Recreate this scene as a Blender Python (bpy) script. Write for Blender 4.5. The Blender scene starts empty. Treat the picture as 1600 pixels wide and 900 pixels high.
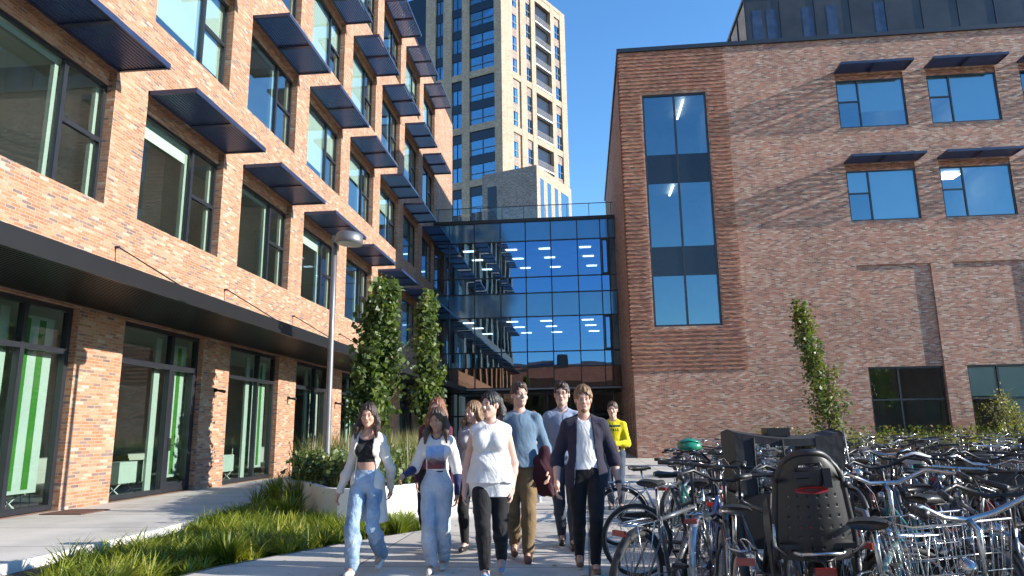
import bpy, math, random
import numpy as np
from mathutils import Vector, Matrix
random.seed(7)
PI = math.pi
R = math.radians
scene = bpy.context.scene
C = scene.collection

# ------------------------------------------------------------------ camera
cam_data = bpy.data.cameras.new('camera')
cam = bpy.data.objects.new('camera', cam_data)
C.objects.link(cam)
scene.camera = cam
PITCH, ROLL, YAW, HCAM, FPX = R(11.49), R(-0.82), R(-5.64), 1.35, 1100.0
_cy, _sy, _cp, _sp = math.cos(YAW), math.sin(YAW), math.cos(PITCH), math.sin(PITCH)
_f = Vector((_sy * _cp, _cy * _cp, _sp)); _r0 = Vector((_cy, -_sy, 0)); _u0 = _r0.cross(_f)
_r = _r0 * math.cos(ROLL) + _u0 * math.sin(ROLL); _u = -_r0 * math.sin(ROLL) + _u0 * math.cos(ROLL)
M3 = Matrix((_r, _u, -_f)).transposed()
cam.matrix_world = Matrix.Translation((0, 0, HCAM)) @ M3.to_4x4()
cam_data.sensor_width = 36.0
cam_data.lens = FPX / 1600 * 36
cam_data.clip_start = 0.1
cam_data.clip_end = 3000

# ------------------------------------------------------------------ light
SUN = Vector((8.8, -1.0, 3.05)).normalized()
world = bpy.data.worlds.new('World'); scene.world = world; world.use_nodes = True
_n = world.node_tree.nodes; _l = world.node_tree.links
sky = _n.new('ShaderNodeTexSky'); sky.sky_type = 'NISHITA'; sky.sun_disc = False
sky.sun_elevation = math.asin(SUN.z); sky.sun_rotation = math.atan2(SUN.x, SUN.y)
sky.air_density = 1.0; sky.dust_density = 0.0; sky.ozone_density = 3.5
_hs = _n.new('ShaderNodeHueSaturation'); _hs.inputs['Saturation'].default_value = 1.15; _hs.inputs['Value'].default_value = 1.15; _l.new(sky.outputs[0], _hs.inputs['Color'])
_l.new(_hs.outputs[0], _n['Background'].inputs[0]); _n['Background'].inputs[1].default_value = 0.15
sun_data = bpy.data.lights.new('sun', 'SUN'); sun = bpy.data.objects.new('sun', sun_data); C.objects.link(sun)
sun_data.energy = 4.8; sun_data.angle = R(0.5); sun_data.color = (1.0, 0.93, 0.83)
sun.rotation_euler = (-SUN).to_track_quat('-Z', 'Y').to_euler()
scene.view_settings.view_transform = 'Standard'
scene.view_settings.look = 'None'
scene.view_settings.exposure = 0.95
scene.view_settings.gamma = 1.0
scene.cycles.use_denoising = True
scene.cycles.use_adaptive_sampling = True
scene.cycles.adaptive_threshold = 0.02
scene.cycles.max_bounces = 8
scene.cycles.transparent_max_bounces = 12
scene.cycles.caustics_reflective = False
scene.cycles.caustics_refractive = False

# ------------------------------------------------------------------ objects
def tag(o, label=None, cat=None, group=None, kind=None):
    if label: o['label'] = label
    if cat: o['category'] = cat
    if group: o['group'] = group
    if kind: o['kind'] = kind
    return o

def empty(name, loc=(0, 0, 0), rz=0.0, label=None, cat=None, group=None):
    o = bpy.data.objects.new(name, None); C.objects.link(o)
    o.empty_display_size = 0.2
    o.location = loc; o.rotation_euler = (0, 0, rz)
    return tag(o, label, cat, group)

KIDS = {}
def copy_tree(o, parent=None):
    c = o.copy(); C.objects.link(c)
    if parent is not None:
        c.parent = parent
        KIDS.setdefault(parent.name, []).append(c)
    for ch in KIDS.get(o.name, []):
        copy_tree(ch, c)
    return c

class MB:
    def __init__(self): self.v = []; self.f = []; self.m = []; self.s = []
    def add(self, vs, fs, mi=0, smooth=False):
        n = len(self.v); self.v.extend([tuple(p) for p in vs])
        for q in fs:
            self.f.append(tuple(i + n for i in q)); self.m.append(mi); self.s.append(smooth)
    def box(self, x0, x1, y0, y1, z0, z1, mi=0, mat=None):
        vs = [(x0,y0,z0),(x1,y0,z0),(x1,y1,z0),(x0,y1,z0),(x0,y0,z1),(x1,y0,z1),(x1,y1,z1),(x0,y1,z1)]
        if mat is not None: vs = [tuple(mat @ Vector(p)) for p in vs]
        self.add(vs, [(0,3,2,1),(4,5,6,7),(0,1,5,4),(1,2,6,5),(2,3,7,6),(3,0,4,7)], mi)
    def beam(self, a, b, w, h, mi=0, up=(0,0,1)):
        a = Vector(a); b = Vector(b); d = (b - a); L = d.length; d = d / L
        u = Vector(up)
        if abs(d.dot(u)) > .98: u = Vector((0, 1, 0))
        s = d.cross(u).normalized(); u = s.cross(d)
        m = Matrix((d, s, u)).transposed().to_4x4(); m.translation = a
        self.box(0, L, -w/2, w/2, -h/2, h/2, mi, m)
    def quad(self, a, b, c, d, mi=0): self.add([a, b, c, d], [(0, 1, 2, 3)], mi)
    def tube(self, pts, r, n=6, mi=0, closed=False, cap=True, smooth=True):
        pts = [Vector(p) for p in pts]; N = len(pts)
        rs = r if isinstance(r, (list, tuple)) else [r] * N
        vs = []; prev = None
        for i, p in enumerate(pts):
            if closed: t = pts[(i+1) % N] - pts[i-1]
            else: t = pts[min(i+1, N-1)] - pts[max(i-1, 0)]
            t.normalize()
            if prev is None:
                a = Vector((0, 0, 1)) if abs(t.z) < .9 else Vector((0, 1, 0))
                s = t.cross(a).normalized()
            else:
                s = (prev - t * prev.dot(t))
                s = s.normalized() if s.length > 1e-6 else t.orthogonal().normalized()
            prev = s; b = t.cross(s)
            for k in range(n):
                an = 2 * PI * k / n
                vs.append(p + (s * math.cos(an) + b * math.sin(an)) * rs[i])
        fs = []
        for i in range(N if closed else N - 1):
            j = (i + 1) % N
            for k in range(n):
                k2 = (k + 1) % n
                fs.append((i*n+k, i*n+k2, j*n+k2, j*n+k))
        if cap and not closed and n > 2:
            fs.append(tuple(range(n-1, -1, -1))); fs.append(tuple((N-1)*n + k for k in range(n)))
        self.add(vs, fs, mi, smooth)
    def lathe(self, prof, n=20, mi=0, mat=None, smooth=True):
        vs = []
        for (r, z) in prof:
            for k in range(n):
                a = 2 * PI * k / n; p = Vector((r*math.cos(a), r*math.sin(a), z))
                vs.append(mat @ p if mat is not None else p)
        fs = []
        for i in range(len(prof) - 1):
            for k in range(n):
                k2 = (k+1) % n; fs.append((i*n+k, i*n+k2, (i+1)*n+k2, (i+1)*n+k))
        self.add(vs, fs, mi, smooth)
    def build(self, name, mats, parent=None):
        me = bpy.data.meshes.new(name); me.from_pydata(self.v, [], self.f)
        if not isinstance(mats, (list, tuple)): mats = [mats]
        for m in mats: me.materials.append(m)
        if len(mats) > 1: me.polygons.foreach_set('material_index', self.m)
        if any(self.s): me.polygons.foreach_set('use_smooth', self.s)
        me.update()
        o = bpy.data.objects.new(name, me); C.objects.link(o)
        if parent is not None:
            o.parent = parent; KIDS.setdefault(parent.name, []).append(o)
        return o

# ------------------------------------------------------------------ materials
def newmat(name):
    m = bpy.data.materials.new(name); m.use_nodes = True
    nt = m.node_tree; return m, nt.nodes, nt.links, nt.nodes['Principled BSDF']

def plain(name, col, rough=.5, metal=0.0, noise=.12, nscale=8.0, spec=.5, bump=0.0, bscale=60.0, coat=0.0):
    m, n, l, b = newmat(name)
    b.inputs['Roughness'].default_value = rough; b.inputs['Metallic'].default_value = metal
    b.inputs['Specular IOR Level'].default_value = spec
    if coat: b.inputs['Coat Weight'].default_value = coat; b.inputs['Coat Roughness'].default_value = .08
    tc = n.new('ShaderNodeTexCoord'); nz = n.new('ShaderNodeTexNoise'); nz.inputs['Scale'].default_value = nscale
    nz.inputs['Detail'].default_value = 5
    l.new(tc.outputs['Object'], nz.inputs['Vector'])
    mr = n.new('ShaderNodeMapRange'); mr.inputs[1].default_value = .3; mr.inputs[2].default_value = .7
    mr.inputs[3].default_value = 1 - noise; mr.inputs[4].default_value = 1 + noise
    l.new(nz.outputs['Fac'], mr.inputs[0])
    mx = n.new('ShaderNodeVectorMath'); mx.operation = 'SCALE'; mx.inputs[0].default_value = col[:3]
    l.new(mr.outputs[0], mx.inputs['Scale']); l.new(mx.outputs[0], b.inputs['Base Color'])
    if bump:
        n2 = n.new('ShaderNodeTexNoise'); n2.inputs['Scale'].default_value = bscale; l.new(tc.outputs['Object'], n2.inputs['Vector'])
        bp = n.new('ShaderNodeBump'); bp.inputs['Strength'].default_value = bump; bp.inputs['Distance'].default_value = .01
        l.new(n2.outputs['Fac'], bp.inputs['Height']); l.new(bp.outputs[0], b.inputs['Normal'])
    return m

def ramp(n, stops):
    cr = n.new('ShaderNodeValToRGB'); e = cr.color_ramp.elements
    while len(e) < len(stops): e.new(.5)
    for i, (p, c) in enumerate(stops): e[i].position = p; e[i].color = (*c, 1)
    return cr

def wallcoords(n, l):
    """u along the wall, v up, chosen from the face normal in object space"""
    tc = n.new('ShaderNodeTexCoord'); ge = n.new('ShaderNodeNewGeometry')
    vt = n.new('ShaderNodeVectorTransform'); vt.vector_type = 'NORMAL'; vt.convert_from = 'WORLD'; vt.convert_to = 'OBJECT'
    l.new(ge.outputs['True Normal'], vt.inputs[0])
    ab = n.new('ShaderNodeVectorMath'); ab.operation = 'ABSOLUTE'; l.new(vt.outputs[0], ab.inputs[0])
    sn = n.new('ShaderNodeSeparateXYZ'); l.new(ab.outputs[0], sn.inputs[0])
    sp = n.new('ShaderNodeSeparateXYZ'); l.new(tc.outputs['Object'], sp.inputs[0])
    def mth(op, a, b_, use=True):
        q = n.new('ShaderNodeMath'); q.operation = op
        for i, x in enumerate((a, b_)):
            if isinstance(x, float): q.inputs[i].default_value = x
            elif x is not None: l.new(x, q.inputs[i])
        return q.outputs[0]
    nx = mth('GREATER_THAN', sn.outputs[0], .6); ny = mth('SUBTRACT', 1.0, nx); nz = mth('GREATER_THAN', sn.outputs[2], .6)
    u = mth('ADD', mth('MULTIPLY', sp.outputs[1], nx), mth('MULTIPLY', sp.outputs[0], ny))
    v = mth('ADD', sp.outputs[2], mth('MULTIPLY', sp.outputs[1], nz))
    cb = n.new('ShaderNodeCombineXYZ'); l.new(u, cb.inputs[0]); l.new(v, cb.inputs[1])
    return cb.outputs[0], tc.outputs['Object']

def brick(name, stops, mortar, bw=.225, rh=.064, ms=.009, big=.16, dark=None):
    m, n, l, b = newmat(name); b.inputs['Roughness'].default_value = .85
    uv, obj = wallcoords(n, l)
    bt = n.new('ShaderNodeTexBrick'); bt.offset = .5; bt.inputs['Scale'].default_value = 1.0
    bt.inputs['Brick Width'].default_value = bw; bt.inputs['Row Height'].default_value = rh
    bt.inputs['Mortar Size'].default_value = ms; bt.inputs['Mortar Smooth'].default_value = .15
    bt.inputs['Color1'].default_value = (0, 0, 0, 1); bt.inputs['Color2'].default_value = (1, 1, 1, 1)
    bt.inputs['Mortar'].default_value = (.5, .5, .5, 1)
    l.new(uv, bt.inputs['Vector'])
    cr = ramp(n, stops); l.new(bt.outputs['Color'], cr.inputs[0])
    nz = n.new('ShaderNodeTexNoise'); nz.inputs['Scale'].default_value = 38; nz.inputs['Detail'].default_value = 4; l.new(obj, nz.inputs['Vector'])
    nb = n.new('ShaderNodeTexNoise'); nb.inputs['Scale'].default_value = .55; nb.inputs['Detail'].default_value = 5; l.new(obj, nb.inputs['Vector'])
    a = n.new('ShaderNodeMapRange'); a.inputs[1].default_value = .3; a.inputs[2].default_value = .7; a.inputs[3].default_value = .78; a.inputs[4].default_value = 1.22; l.new(nz.outputs['Fac'], a.inputs[0])
    c = n.new('ShaderNodeMapRange'); c.inputs[1].default_value = .3; c.inputs[2].default_value = .7; c.inputs[3].default_value = 1-big; c.inputs[4].default_value = 1+big; l.new(nb.outputs['Fac'], c.inputs[0])
    mp = n.new('ShaderNodeMapping'); mp.inputs['Scale'].default_value = (2.6, 2.6, .16); l.new(obj, mp.inputs[0])
    ns = n.new('ShaderNodeTexNoise'); ns.inputs['Scale'].default_value = 1; ns.inputs['Detail'].default_value = 6; l.new(mp.outputs[0], ns.inputs['Vector'])
    st = n.new('ShaderNodeMapRange'); st.inputs[1].default_value = .35; st.inputs[2].default_value = .65; st.inputs[3].default_value = .90; st.inputs[4].default_value = 1.08; l.new(ns.outputs['Fac'], st.inputs[0])
    m0 = n.new('ShaderNodeMath'); m0.operation = 'MULTIPLY'; l.new(a.outputs[0], m0.inputs[0]); l.new(st.outputs[0], m0.inputs[1])
    mu = n.new('ShaderNodeMath'); mu.operation = 'MULTIPLY'; l.new(m0.outputs[0], mu.inputs[0]); l.new(c.outputs[0], mu.inputs[1])
    sc = n.new('ShaderNodeVectorMath'); sc.operation = 'SCALE'; l.new(cr.outputs[0], sc.inputs[0]); l.new(mu.outputs[0], sc.inputs['Scale'])
    mx = n.new('ShaderNodeMix'); mx.data_type = 'RGBA'; l.new(bt.outputs['Fac'], mx.inputs['Factor'])
    l.new(sc.outputs[0], mx.inputs['A']); mx.inputs['B'].default_value = (*mortar, 1)
    l.new(mx.outputs['Result'], b.inputs['Base Color'])
    bp = n.new('ShaderNodeBump'); bp.invert = True; bp.inputs['Strength'].default_value = .7; bp.inputs['Distance'].default_value = .012
    ad = n.new('ShaderNodeMath'); ad.operation = 'MULTIPLY_ADD'; l.new(nz.outputs['Fac'], ad.inputs[0]); ad.inputs[1].default_value = -.5; l.new(bt.outputs['Fac'], ad.inputs[2])
    l.new(ad.outputs[0], bp.inputs['Height']); l.new(bp.outputs[0], b.inputs['Normal'])
    return m

def glass(name, tint=(.8, .9, .88), refl=.3, gcol=(1, 1, 1), wav=0.0, wscale=.6):
    """thin architectural pane: part mirror, part see-through"""
    m, n, l, b = newmat(name); out = n['Material Output']; n.remove(b)
    tr = n.new('ShaderNodeBsdfTransparent'); tr.inputs[0].default_value = (*tint, 1)
    gl = n.new('ShaderNodeBsdfGlossy'); gl.inputs['Color'].default_value = (*gcol, 1); gl.inputs['Roughness'].default_value = .0
    lw = n.new('ShaderNodeFresnel'); lw.inputs[0].default_value = 1.5
    mr = n.new('ShaderNodeMapRange'); mr.inputs[1].default_value = .04; mr.inputs[2].default_value = 1.0; mr.inputs[3].default_value = refl; mr.inputs[4].default_value = 1.0
    l.new(lw.outputs[0], mr.inputs[0])
    mx = n.new('ShaderNodeMixShader'); l.new(mr.outputs[0], mx.inputs[0]); l.new(tr.outputs[0], mx.inputs[1]); l.new(gl.outputs[0], mx.inputs[2])
    l.new(mx.outputs[0], out.inputs[0])
    if wav:
        tc = n.new('ShaderNodeTexCoord'); nz = n.new('ShaderNodeTexNoise'); nz.inputs['Scale'].default_value = wscale; nz.inputs['Detail'].default_value = 1
        l.new(tc.outputs['Object'], nz.inputs['Vector'])
        bp = n.new('ShaderNodeBump'); bp.inputs['Strength'].default_value = 1.0; bp.inputs['Distance'].default_value = wav
        l.new(nz.outputs['Fac'], bp.inputs['Height']); l.new(bp.outputs[0], gl.inputs['Normal'])
    return m

def emis(name, col, st):
    m, n, l, b = newmat(name); b.inputs['Base Color'].default_value = (*col, 1)
    b.inputs['Emission Color'].default_value = (*col, 1); b.inputs['Emission Strength'].default_value = st
    return m

M = {}
M['brick_orange'] = brick('brick_orange', [(0,(.15,.11,.105)),(.08,(.24,.15,.12)),(.16,(.34,.14,.07)),(.40,(.40,.175,.085)),(.62,(.43,.215,.12)),(.82,(.44,.25,.155)),(.95,(.47,.32,.22)),(1,(.50,.40,.31))], (.36,.27,.20))
M['brick_brown'] = brick('brick_brown', [(0,(.14,.09,.08)),(.10,(.22,.13,.105)),(.2,(.34,.13,.08)),(.42,(.41,.175,.11)),(.65,(.44,.235,.155)),(.85,(.47,.31,.22)),(1,(.54,.44,.35))], (.37,.28,.22))
M['brick_red'] = brick('brick_red', [(0,(.17,.07,.05)),(.5,(.41,.15,.085)),(1,(.50,.26,.16))], (.20,.14,.11))
M['brick_beige'] = brick('brick_beige', [(0,(.26,.18,.13)),(.4,(.40,.29,.20)),(.75,(.46,.35,.25)),(1,(.54,.44,.34))], (.46,.37,.29), big=.1)
M['brick_grey'] = brick('brick_grey', [(0,(.13,.11,.11)),(.5,(.30,.24,.21)),(1,(.45,.36,.30))], (.28,.24,.22))
M['alu_dark'] = plain('alu_dark', (.018,.02,.026), .35, .0, .15, 3, spec=.6)
M['alu_navy'] = plain('alu_navy', (.022,.034,.080), .30, .0, .15, 3, spec=.5)
M['alu_black'] = plain('alu_black', (.012,.012,.013), .4, 0, .1, 3)
M['steel'] = plain('steel', (.20,.20,.205), .42, .6, .15, 4)
M['chrome'] = plain('chrome', (.48,.48,.49), .24, 1.0, .05, 4)
M['wall_white'] = plain('wall_white', (.62,.64,.60), .8, 0, .06, 1)
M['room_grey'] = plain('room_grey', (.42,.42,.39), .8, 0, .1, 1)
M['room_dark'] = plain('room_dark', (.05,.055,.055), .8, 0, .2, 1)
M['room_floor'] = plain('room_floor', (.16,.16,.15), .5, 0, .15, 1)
M['blind'] = plain('blind', (.72,.76,.70), .8, 0, .04, 1)
M['spandrel'] = plain('spandrel', (.10,.24,.38), .08, .6, .05, 1, spec=.8)
M['spandrel_black'] = plain('spandrel_black', (.008,.014,.028), .25, 0, .1, 1, spec=.6)
M['clad_glass'] = plain('clad_glass', (.045,.045,.045), .16, 0, .25, .8, spec=.5)
M['glass_dark'] = glass('glass_dark', (.15,.14,.13), .30, (.75,.70,.68), .0045, .45)
M['glass_green'] = glass('glass_green', (.80,.92,.87), .15, (.85,.97,1.0), .0010)
M['glass_teal'] = glass('glass_teal', (.80,.94,.91), .33, (.80,.96,1.0), .0015)
M['glass_blue'] = glass('glass_blue', (.60,.80,.88), .30, (.50,.78,.95), .0045)
M['glass_wall'] = glass('glass_wall', (.34,.50,.66), .40, (.22,.50,.90), .0045, .45)
M['glass_clear'] = glass('glass_clear', (.85,.92,.92), .06, (1,1,1))
M['concrete_white'] = plain('concrete_white', (.74,.73,.70), .8, 0, .08, 3, bump=.15)
M['kerb_stone'] = plain('kerb_stone', (.66,.65,.62), .8, 0, .1, 6, bump=.2)
M['green_stripe'] = plain('green_stripe', (.035,.17,.015), .6, 0, .05, 2)
M['panel_mint'] = plain('panel_mint', (.44,.50,.46), .6, 0, .04, 2)
M['lime'] = plain('lime', (.50,.50,.14), .6, 0, .1, 4)
M['light_panel'] = emis('light_panel', (1, .97, .9), 3.6)
M['soil'] = plain('soil', (.07,.05,.035), .95, 0, .4, 12, bump=.6, bscale=30)

def paving(name, col, w, h, joint, off=0.0, rough=.8, jm=.012, var=.10):
    m, n, l, b = newmat(name); b.inputs['Roughness'].default_value = rough
    tc = n.new('ShaderNodeTexCoord'); bt = n.new('ShaderNodeTexBrick'); bt.offset = off
    bt.inputs['Scale'].default_value = 1; bt.inputs['Brick Width'].default_value = w; bt.inputs['Row Height'].default_value = h
    bt.inputs['Mortar Size'].default_value = jm; bt.inputs['Color1'].default_value = (1-var,)*3 + (1,); bt.inputs['Color2'].default_value = (1+var*.6,)*3 + (1,)
    bt.inputs['Mortar'].default_value = (joint,)*3 + (1,)
    l.new(tc.outputs['Object'], bt.inputs['Vector'])
    nz = n.new('ShaderNodeTexNoise'); nz.inputs['Scale'].default_value = .8; nz.inputs['Detail'].default_value = 9; nz.inputs['Roughness'].default_value = .62
    l.new(tc.outputs['Object'], nz.inputs['Vector'])
    n3 = n.new('ShaderNodeTexNoise'); n3.inputs['Scale'].default_value = 120; l.new(tc.outputs['Object'], n3.inputs['Vector'])
    cr = ramp(n, [(.30, tuple(x*.62 for x in col)), (.42, tuple(x*.86 for x in col)), (.58, col), (.75, tuple(x*1.10 for x in col))]); l.new(nz.outputs['Fac'], cr.inputs[0])
    mr = n.new('ShaderNodeMapRange'); mr.inputs[1].default_value = .3; mr.inputs[2].default_value = .7; mr.inputs[3].default_value = .86; mr.inputs[4].default_value = 1.12; l.new(n3.outputs['Fac'], mr.inputs[0])
    v1 = n.new('ShaderNodeVectorMath'); v1.operation = 'MULTIPLY'; l.new(cr.outputs[0], v1.inputs[0]); l.new(bt.outputs['Color'], v1.inputs[1])
    v2 = n.new('ShaderNodeVectorMath'); v2.operation = 'SCALE'; l.new(v1.outputs[0], v2.inputs[0]); l.new(mr.outputs[0], v2.inputs['Scale'])
    l.new(v2.outputs[0], b.inputs['Base Color'])
    bp = n.new('ShaderNodeBump'); bp.inputs['Strength'].default_value = .25; bp.inputs['Distance'].default_value = .01; l.new(n3.outputs['Fac'], bp.inputs['Height']); l.new(bp.outputs[0], b.inputs['Normal'])
    return m
M['paving'] = paving('paving', (.63,.58,.51), 2.4, 1.25, .28, var=.16)
M['sidewalk'] = paving('sidewalk', (.64,.60,.54), 40.0, 1.75, .25, rough=.75)
M['asphalt'] = plain('asphalt', (.16,.155,.15), .9, 0, .2, 3, bump=.3)
# ================================================================== ground
def sheet(name, pts, z, mat, kind='structure'):
    mb = MB(); mb.add([(x, y, z) for x, y in pts], [tuple(range(len(pts)))])
    o = mb.build(name, mat); o['kind'] = kind; return o
sheet('ground', [(-600,-600),(600,-600),(600,600),(-600,600)], -.16, M['asphalt'])
# bed outline in plan (recess between sidewalk and plaza)
BED = [(-5.0,5.2),(-6.35,7.0),(-6.30,10.2),(-6.55,13.0),(-8.9,24.0),(-8.9,30),(-6.0,30),(-4.4,22.5),(-2.15,12.75),(-2.75,11.55),(-2.2,10.35),(-2.75,9.55),(-3.35,8.45),(-3.9,7.4),(-4.05,6.6),(-4.0,5.2)]
def plaza():
    mb = MB()
    # left sidewalk strip between facade and bed, and the wide plaza to the right
    L = [(-9.93,-30),(-5.0,-30),(-5.0,5.2),(-6.35,7.0),(-6.30,10.2),(-6.55,13.0),(-8.9,24.0),(-8.9,30),(-9.93,30)]
    mb.add([(x,y,0) for x,y in L], [tuple(range(len(L)))])
    mb.build('sidewalk', M['sidewalk'])['kind'] = 'structure'
    mb = MB()
    P = [(-5.0,-30),(40,-30),(40,46.18),(-9.93,46.18),(-9.93,30),(-6.0,30),(-4.4,22.5),(-2.15,12.75),(-2.75,11.55),(-2.2,10.35),(-2.75,9.55),(-3.35,8.45),(-3.9,7.4),(-4.05,6.6),(-4.0,5.2),(-5.0,5.2)]
    mb.add([(x,y,0) for x,y in P], [tuple(range(len(P)))])
    mb.build('plaza_paving', M['paving'])['kind'] = 'structure'
    sheet('planting_soil', BED, -.1, M['soil'])
    # kerb stones round the bed
    k = MB()
    pts = BED[:7]
    for a, b in zip(pts[:-1], pts[1:]):
        k.beam((a[0],a[1],-.05), (b[0],b[1],-.05), .1, .13)
    o = k.build('bed_kerb', M['kerb_stone']); o['kind'] = 'structure'
    k = MB(); pts = BED[8:]
    for a, b in zip(pts[:-1], pts[1:]):
        k.beam((a[0],a[1],-.06), (b[0],b[1],-.06), .05, .13)
    o = k.build('bed_edging', M['steel']); o['kind'] = 'structure'
plaza()

# ================================================================== walls with openings
def wall(mb, axis, c, u0, u1, z0, z1, holes, reveal, mi=0, mi_rev=0, sign=1):
    """axis 'x': wall plane X=c, u=Y, outward normal = sign*X; axis 'y': plane Y=c, u=X. reveal goes inward."""
    us = sorted({u0, u1, *[h[0] for h in holes], *[h[1] for h in holes]}); us = [u for u in us if u0 <= u <= u1]
    zs = sorted({z0, z1, *[h[2] for h in holes], *[h[3] for h in holes]}); zs = [z for z in zs if z0 <= z <= z1]
    def P(u, z, d=0.0):
        return (c - sign*d, u, z) if axis == 'x' else (u, c - sign*d, z)
    def face(a, b, c_, d_, m_): mb.add([a, b, c_, d_], [(0, 1, 2, 3)], m_)
    for j in range(len(zs)-1):
        run = None
        for i in range(len(us)-1):
            um, zm = (us[i]+us[i+1])/2, (zs[j]+zs[j+1])/2
            hole = any(h[0] < um < h[1] and h[2] < zm < h[3] for h in holes)
            if not hole: face(P(us[i],zs[j]), P(us[i+1],zs[j]), P(us[i+1],zs[j+1]), P(us[i],zs[j+1]), mi)
    for h in holes:
        a, b, e, g = h[:4]; r = h[4] if len(h) > 4 else reveal
        face(P(a,e), P(a,e,r), P(a,g,r), P(a,g), mi_rev); face(P(b,e), P(b,g), P(b,g,r), P(b,e,r), mi_rev)
        face(P(a,g), P(a,g,r), P(b,g,r), P(b,g), mi_rev); face(P(a,e), P(b,e), P(b,e,r), P(a,e,r), mi_rev)

def window(parent, axis, c, sign, u0, u1, z0, z1, vbars=(), hbars=(), fw=.07, fd=.08, fmat='alu_dark', gmat='glass_teal', inset=.2, blind=None, blindmat='blind', name='window', bw=None):
    """vbars: u positions of full-height mullions; hbars: (z, ua, ub) rails."""
    bw = bw or fw
    def B(mb, ua, ub, za, zb, d0, d1, mi=0):
        p, q = sorted((c - sign*d0, c - sign*d1))
        if axis == 'x': mb.box(p, q, ua, ub, za, zb, mi)
        else: mb.box(ua, ub, p, q, za, zb, mi)
    f = MB()
    B(f, u0, u1, z0, z0+fw, inset, inset+fd); B(f, u0, u1, z1-fw, z1, inset, inset+fd)
    B(f, u0, u0+fw, z0+fw, z1-fw, inset, inset+fd); B(f, u1-fw, u1, z0+fw, z1-fw, inset, inset+fd)
    for v in vbars: B(f, v-bw/2, v+bw/2, z0+fw, z1-fw, inset-.01, inset+fd)
    for (z, a, b) in hbars: B(f, a, b, z-bw/2, z+bw/2, inset-.005, inset+fd)
    w = f.build(name, M[fmat], parent)
    g = MB(); d = inset + fd*.55
    if axis == 'x': g.quad((c-sign*d,u0+fw,z0+fw),(c-sign*d,u1-fw,z0+fw),(c-sign*d,u1-fw,z1-fw),(c-sign*d,u0+fw,z1-fw))
    else: g.quad((u0+fw,c-sign*d,z0+fw),(u1-fw,c-sign*d,z0+fw),(u1-fw,c-sign*d,z1-fw),(u0+fw,c-sign*d,z1-fw))
    g.build('pane', M[gmat], w)
    if blind:
        q = MB()
        for (a, b, za, zb) in blind: B(q, a, b, za, zb, inset+fd+.06, inset+fd+.09)
        q.build('roller_blind', M[blindmat], w)
    return w

# ================================================================== left building
LX = -9.93; Y0 = 14.37; PW = 4.70; WW = 3.58
SILL = [6.17, 11.12, 16.06, 21.0]; HEAD = [8.87, 13.85, 18.8, 23.75]; SH = [9.2, 14.16, 19.1, 24.06]
LTOP = 25.91; LEND = 53.0
lb = empty('brick_building', (LX, 14, 0), 0, 'long orange brick building on the left with rows of large windows and dark sunshades', 'building')
lb.location = (0, 0, 0)
holes = []; ks = list(range(-4, 7))
for k in ks:
    y = Y0 + PW*k
    for r in range(4): holes.append((y, y+WW, SILL[r], SH[r]-.02, .26))
gh = []
for k in ks:
    y = Y0 + PW*k; gh.append((y-.04, y+3.23, 0.0, 3.87, .3))
mb = MB()
wall(mb, 'x', LX, -6, LEND, 0, LTOP, holes+gh, .26)
mb.quad((LX,LEND,0),(LX-14,LEND,0),(LX-14,LEND,LTOP),(LX,LEND,LTOP))
mb.quad((LX,-6,0),(LX-14,-6,0),(LX-14,-6,LTOP),(LX,-6,LTOP)); mb.quad((LX-14,-6,0),(LX-14,LEND,0),(LX-14,LEND,LTOP),(LX-14,-6,LTOP))
# brick lintel set back above each window
for k in ks:
    y = Y0 + PW*k
    for r in range(4): mb.box(LX-.26, LX-.17, y, y+WW, HEAD[r], SH[r]-.02)
mb.build('wall', [M['brick_orange']], lb)
mb = MB(); mb.box(LX-14, LX+.04, -6.04, LEND+.04, LTOP+.002, LTOP+.12); mb.build('parapet_cap', M['alu_dark'], lb)
# rooms behind the windows: slabs, back wall, partitions
mb = MB(); XB = LX - 6.5
for z in (4.55, 9.75, 14.75, 19.65, 24.65): mb.box(XB, LX-.33, -5.9, LEND-.1, z, z+.45, 0)
mb.box(XB-.1, XB, -5.9, LEND-.1, .0, 25.2, 1)
for k in range(-4, 9):
    y = Y0 + PW*k - .62
    for r in range(4): mb.box(XB, LX-.36, y-.06, y+.06, [5.0,10.2,15.2,20.1][r], [9.75,14.75,19.65,24.65][r], 1)
mb.box(XB, LX-.31, -5.9, LEND-.1, -.02, .0, 2)
mb.build('interior', [M['wall_white'], M['room_grey'], M['room_floor']], lb)
for k in range(-1, 7):
    for r in range(4):
        y = Y0+PW*k+.9
        mb = MB(); mb.box(LX-2.2, LX-1.9, y, y+1.4, [9.7,14.7,19.6,24.6][r]-.03, [9.7,14.7,19.6,24.6][r]); mb.build('ceiling_light', M['light_panel'], lb)
rnd = random.Random(3)
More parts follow.
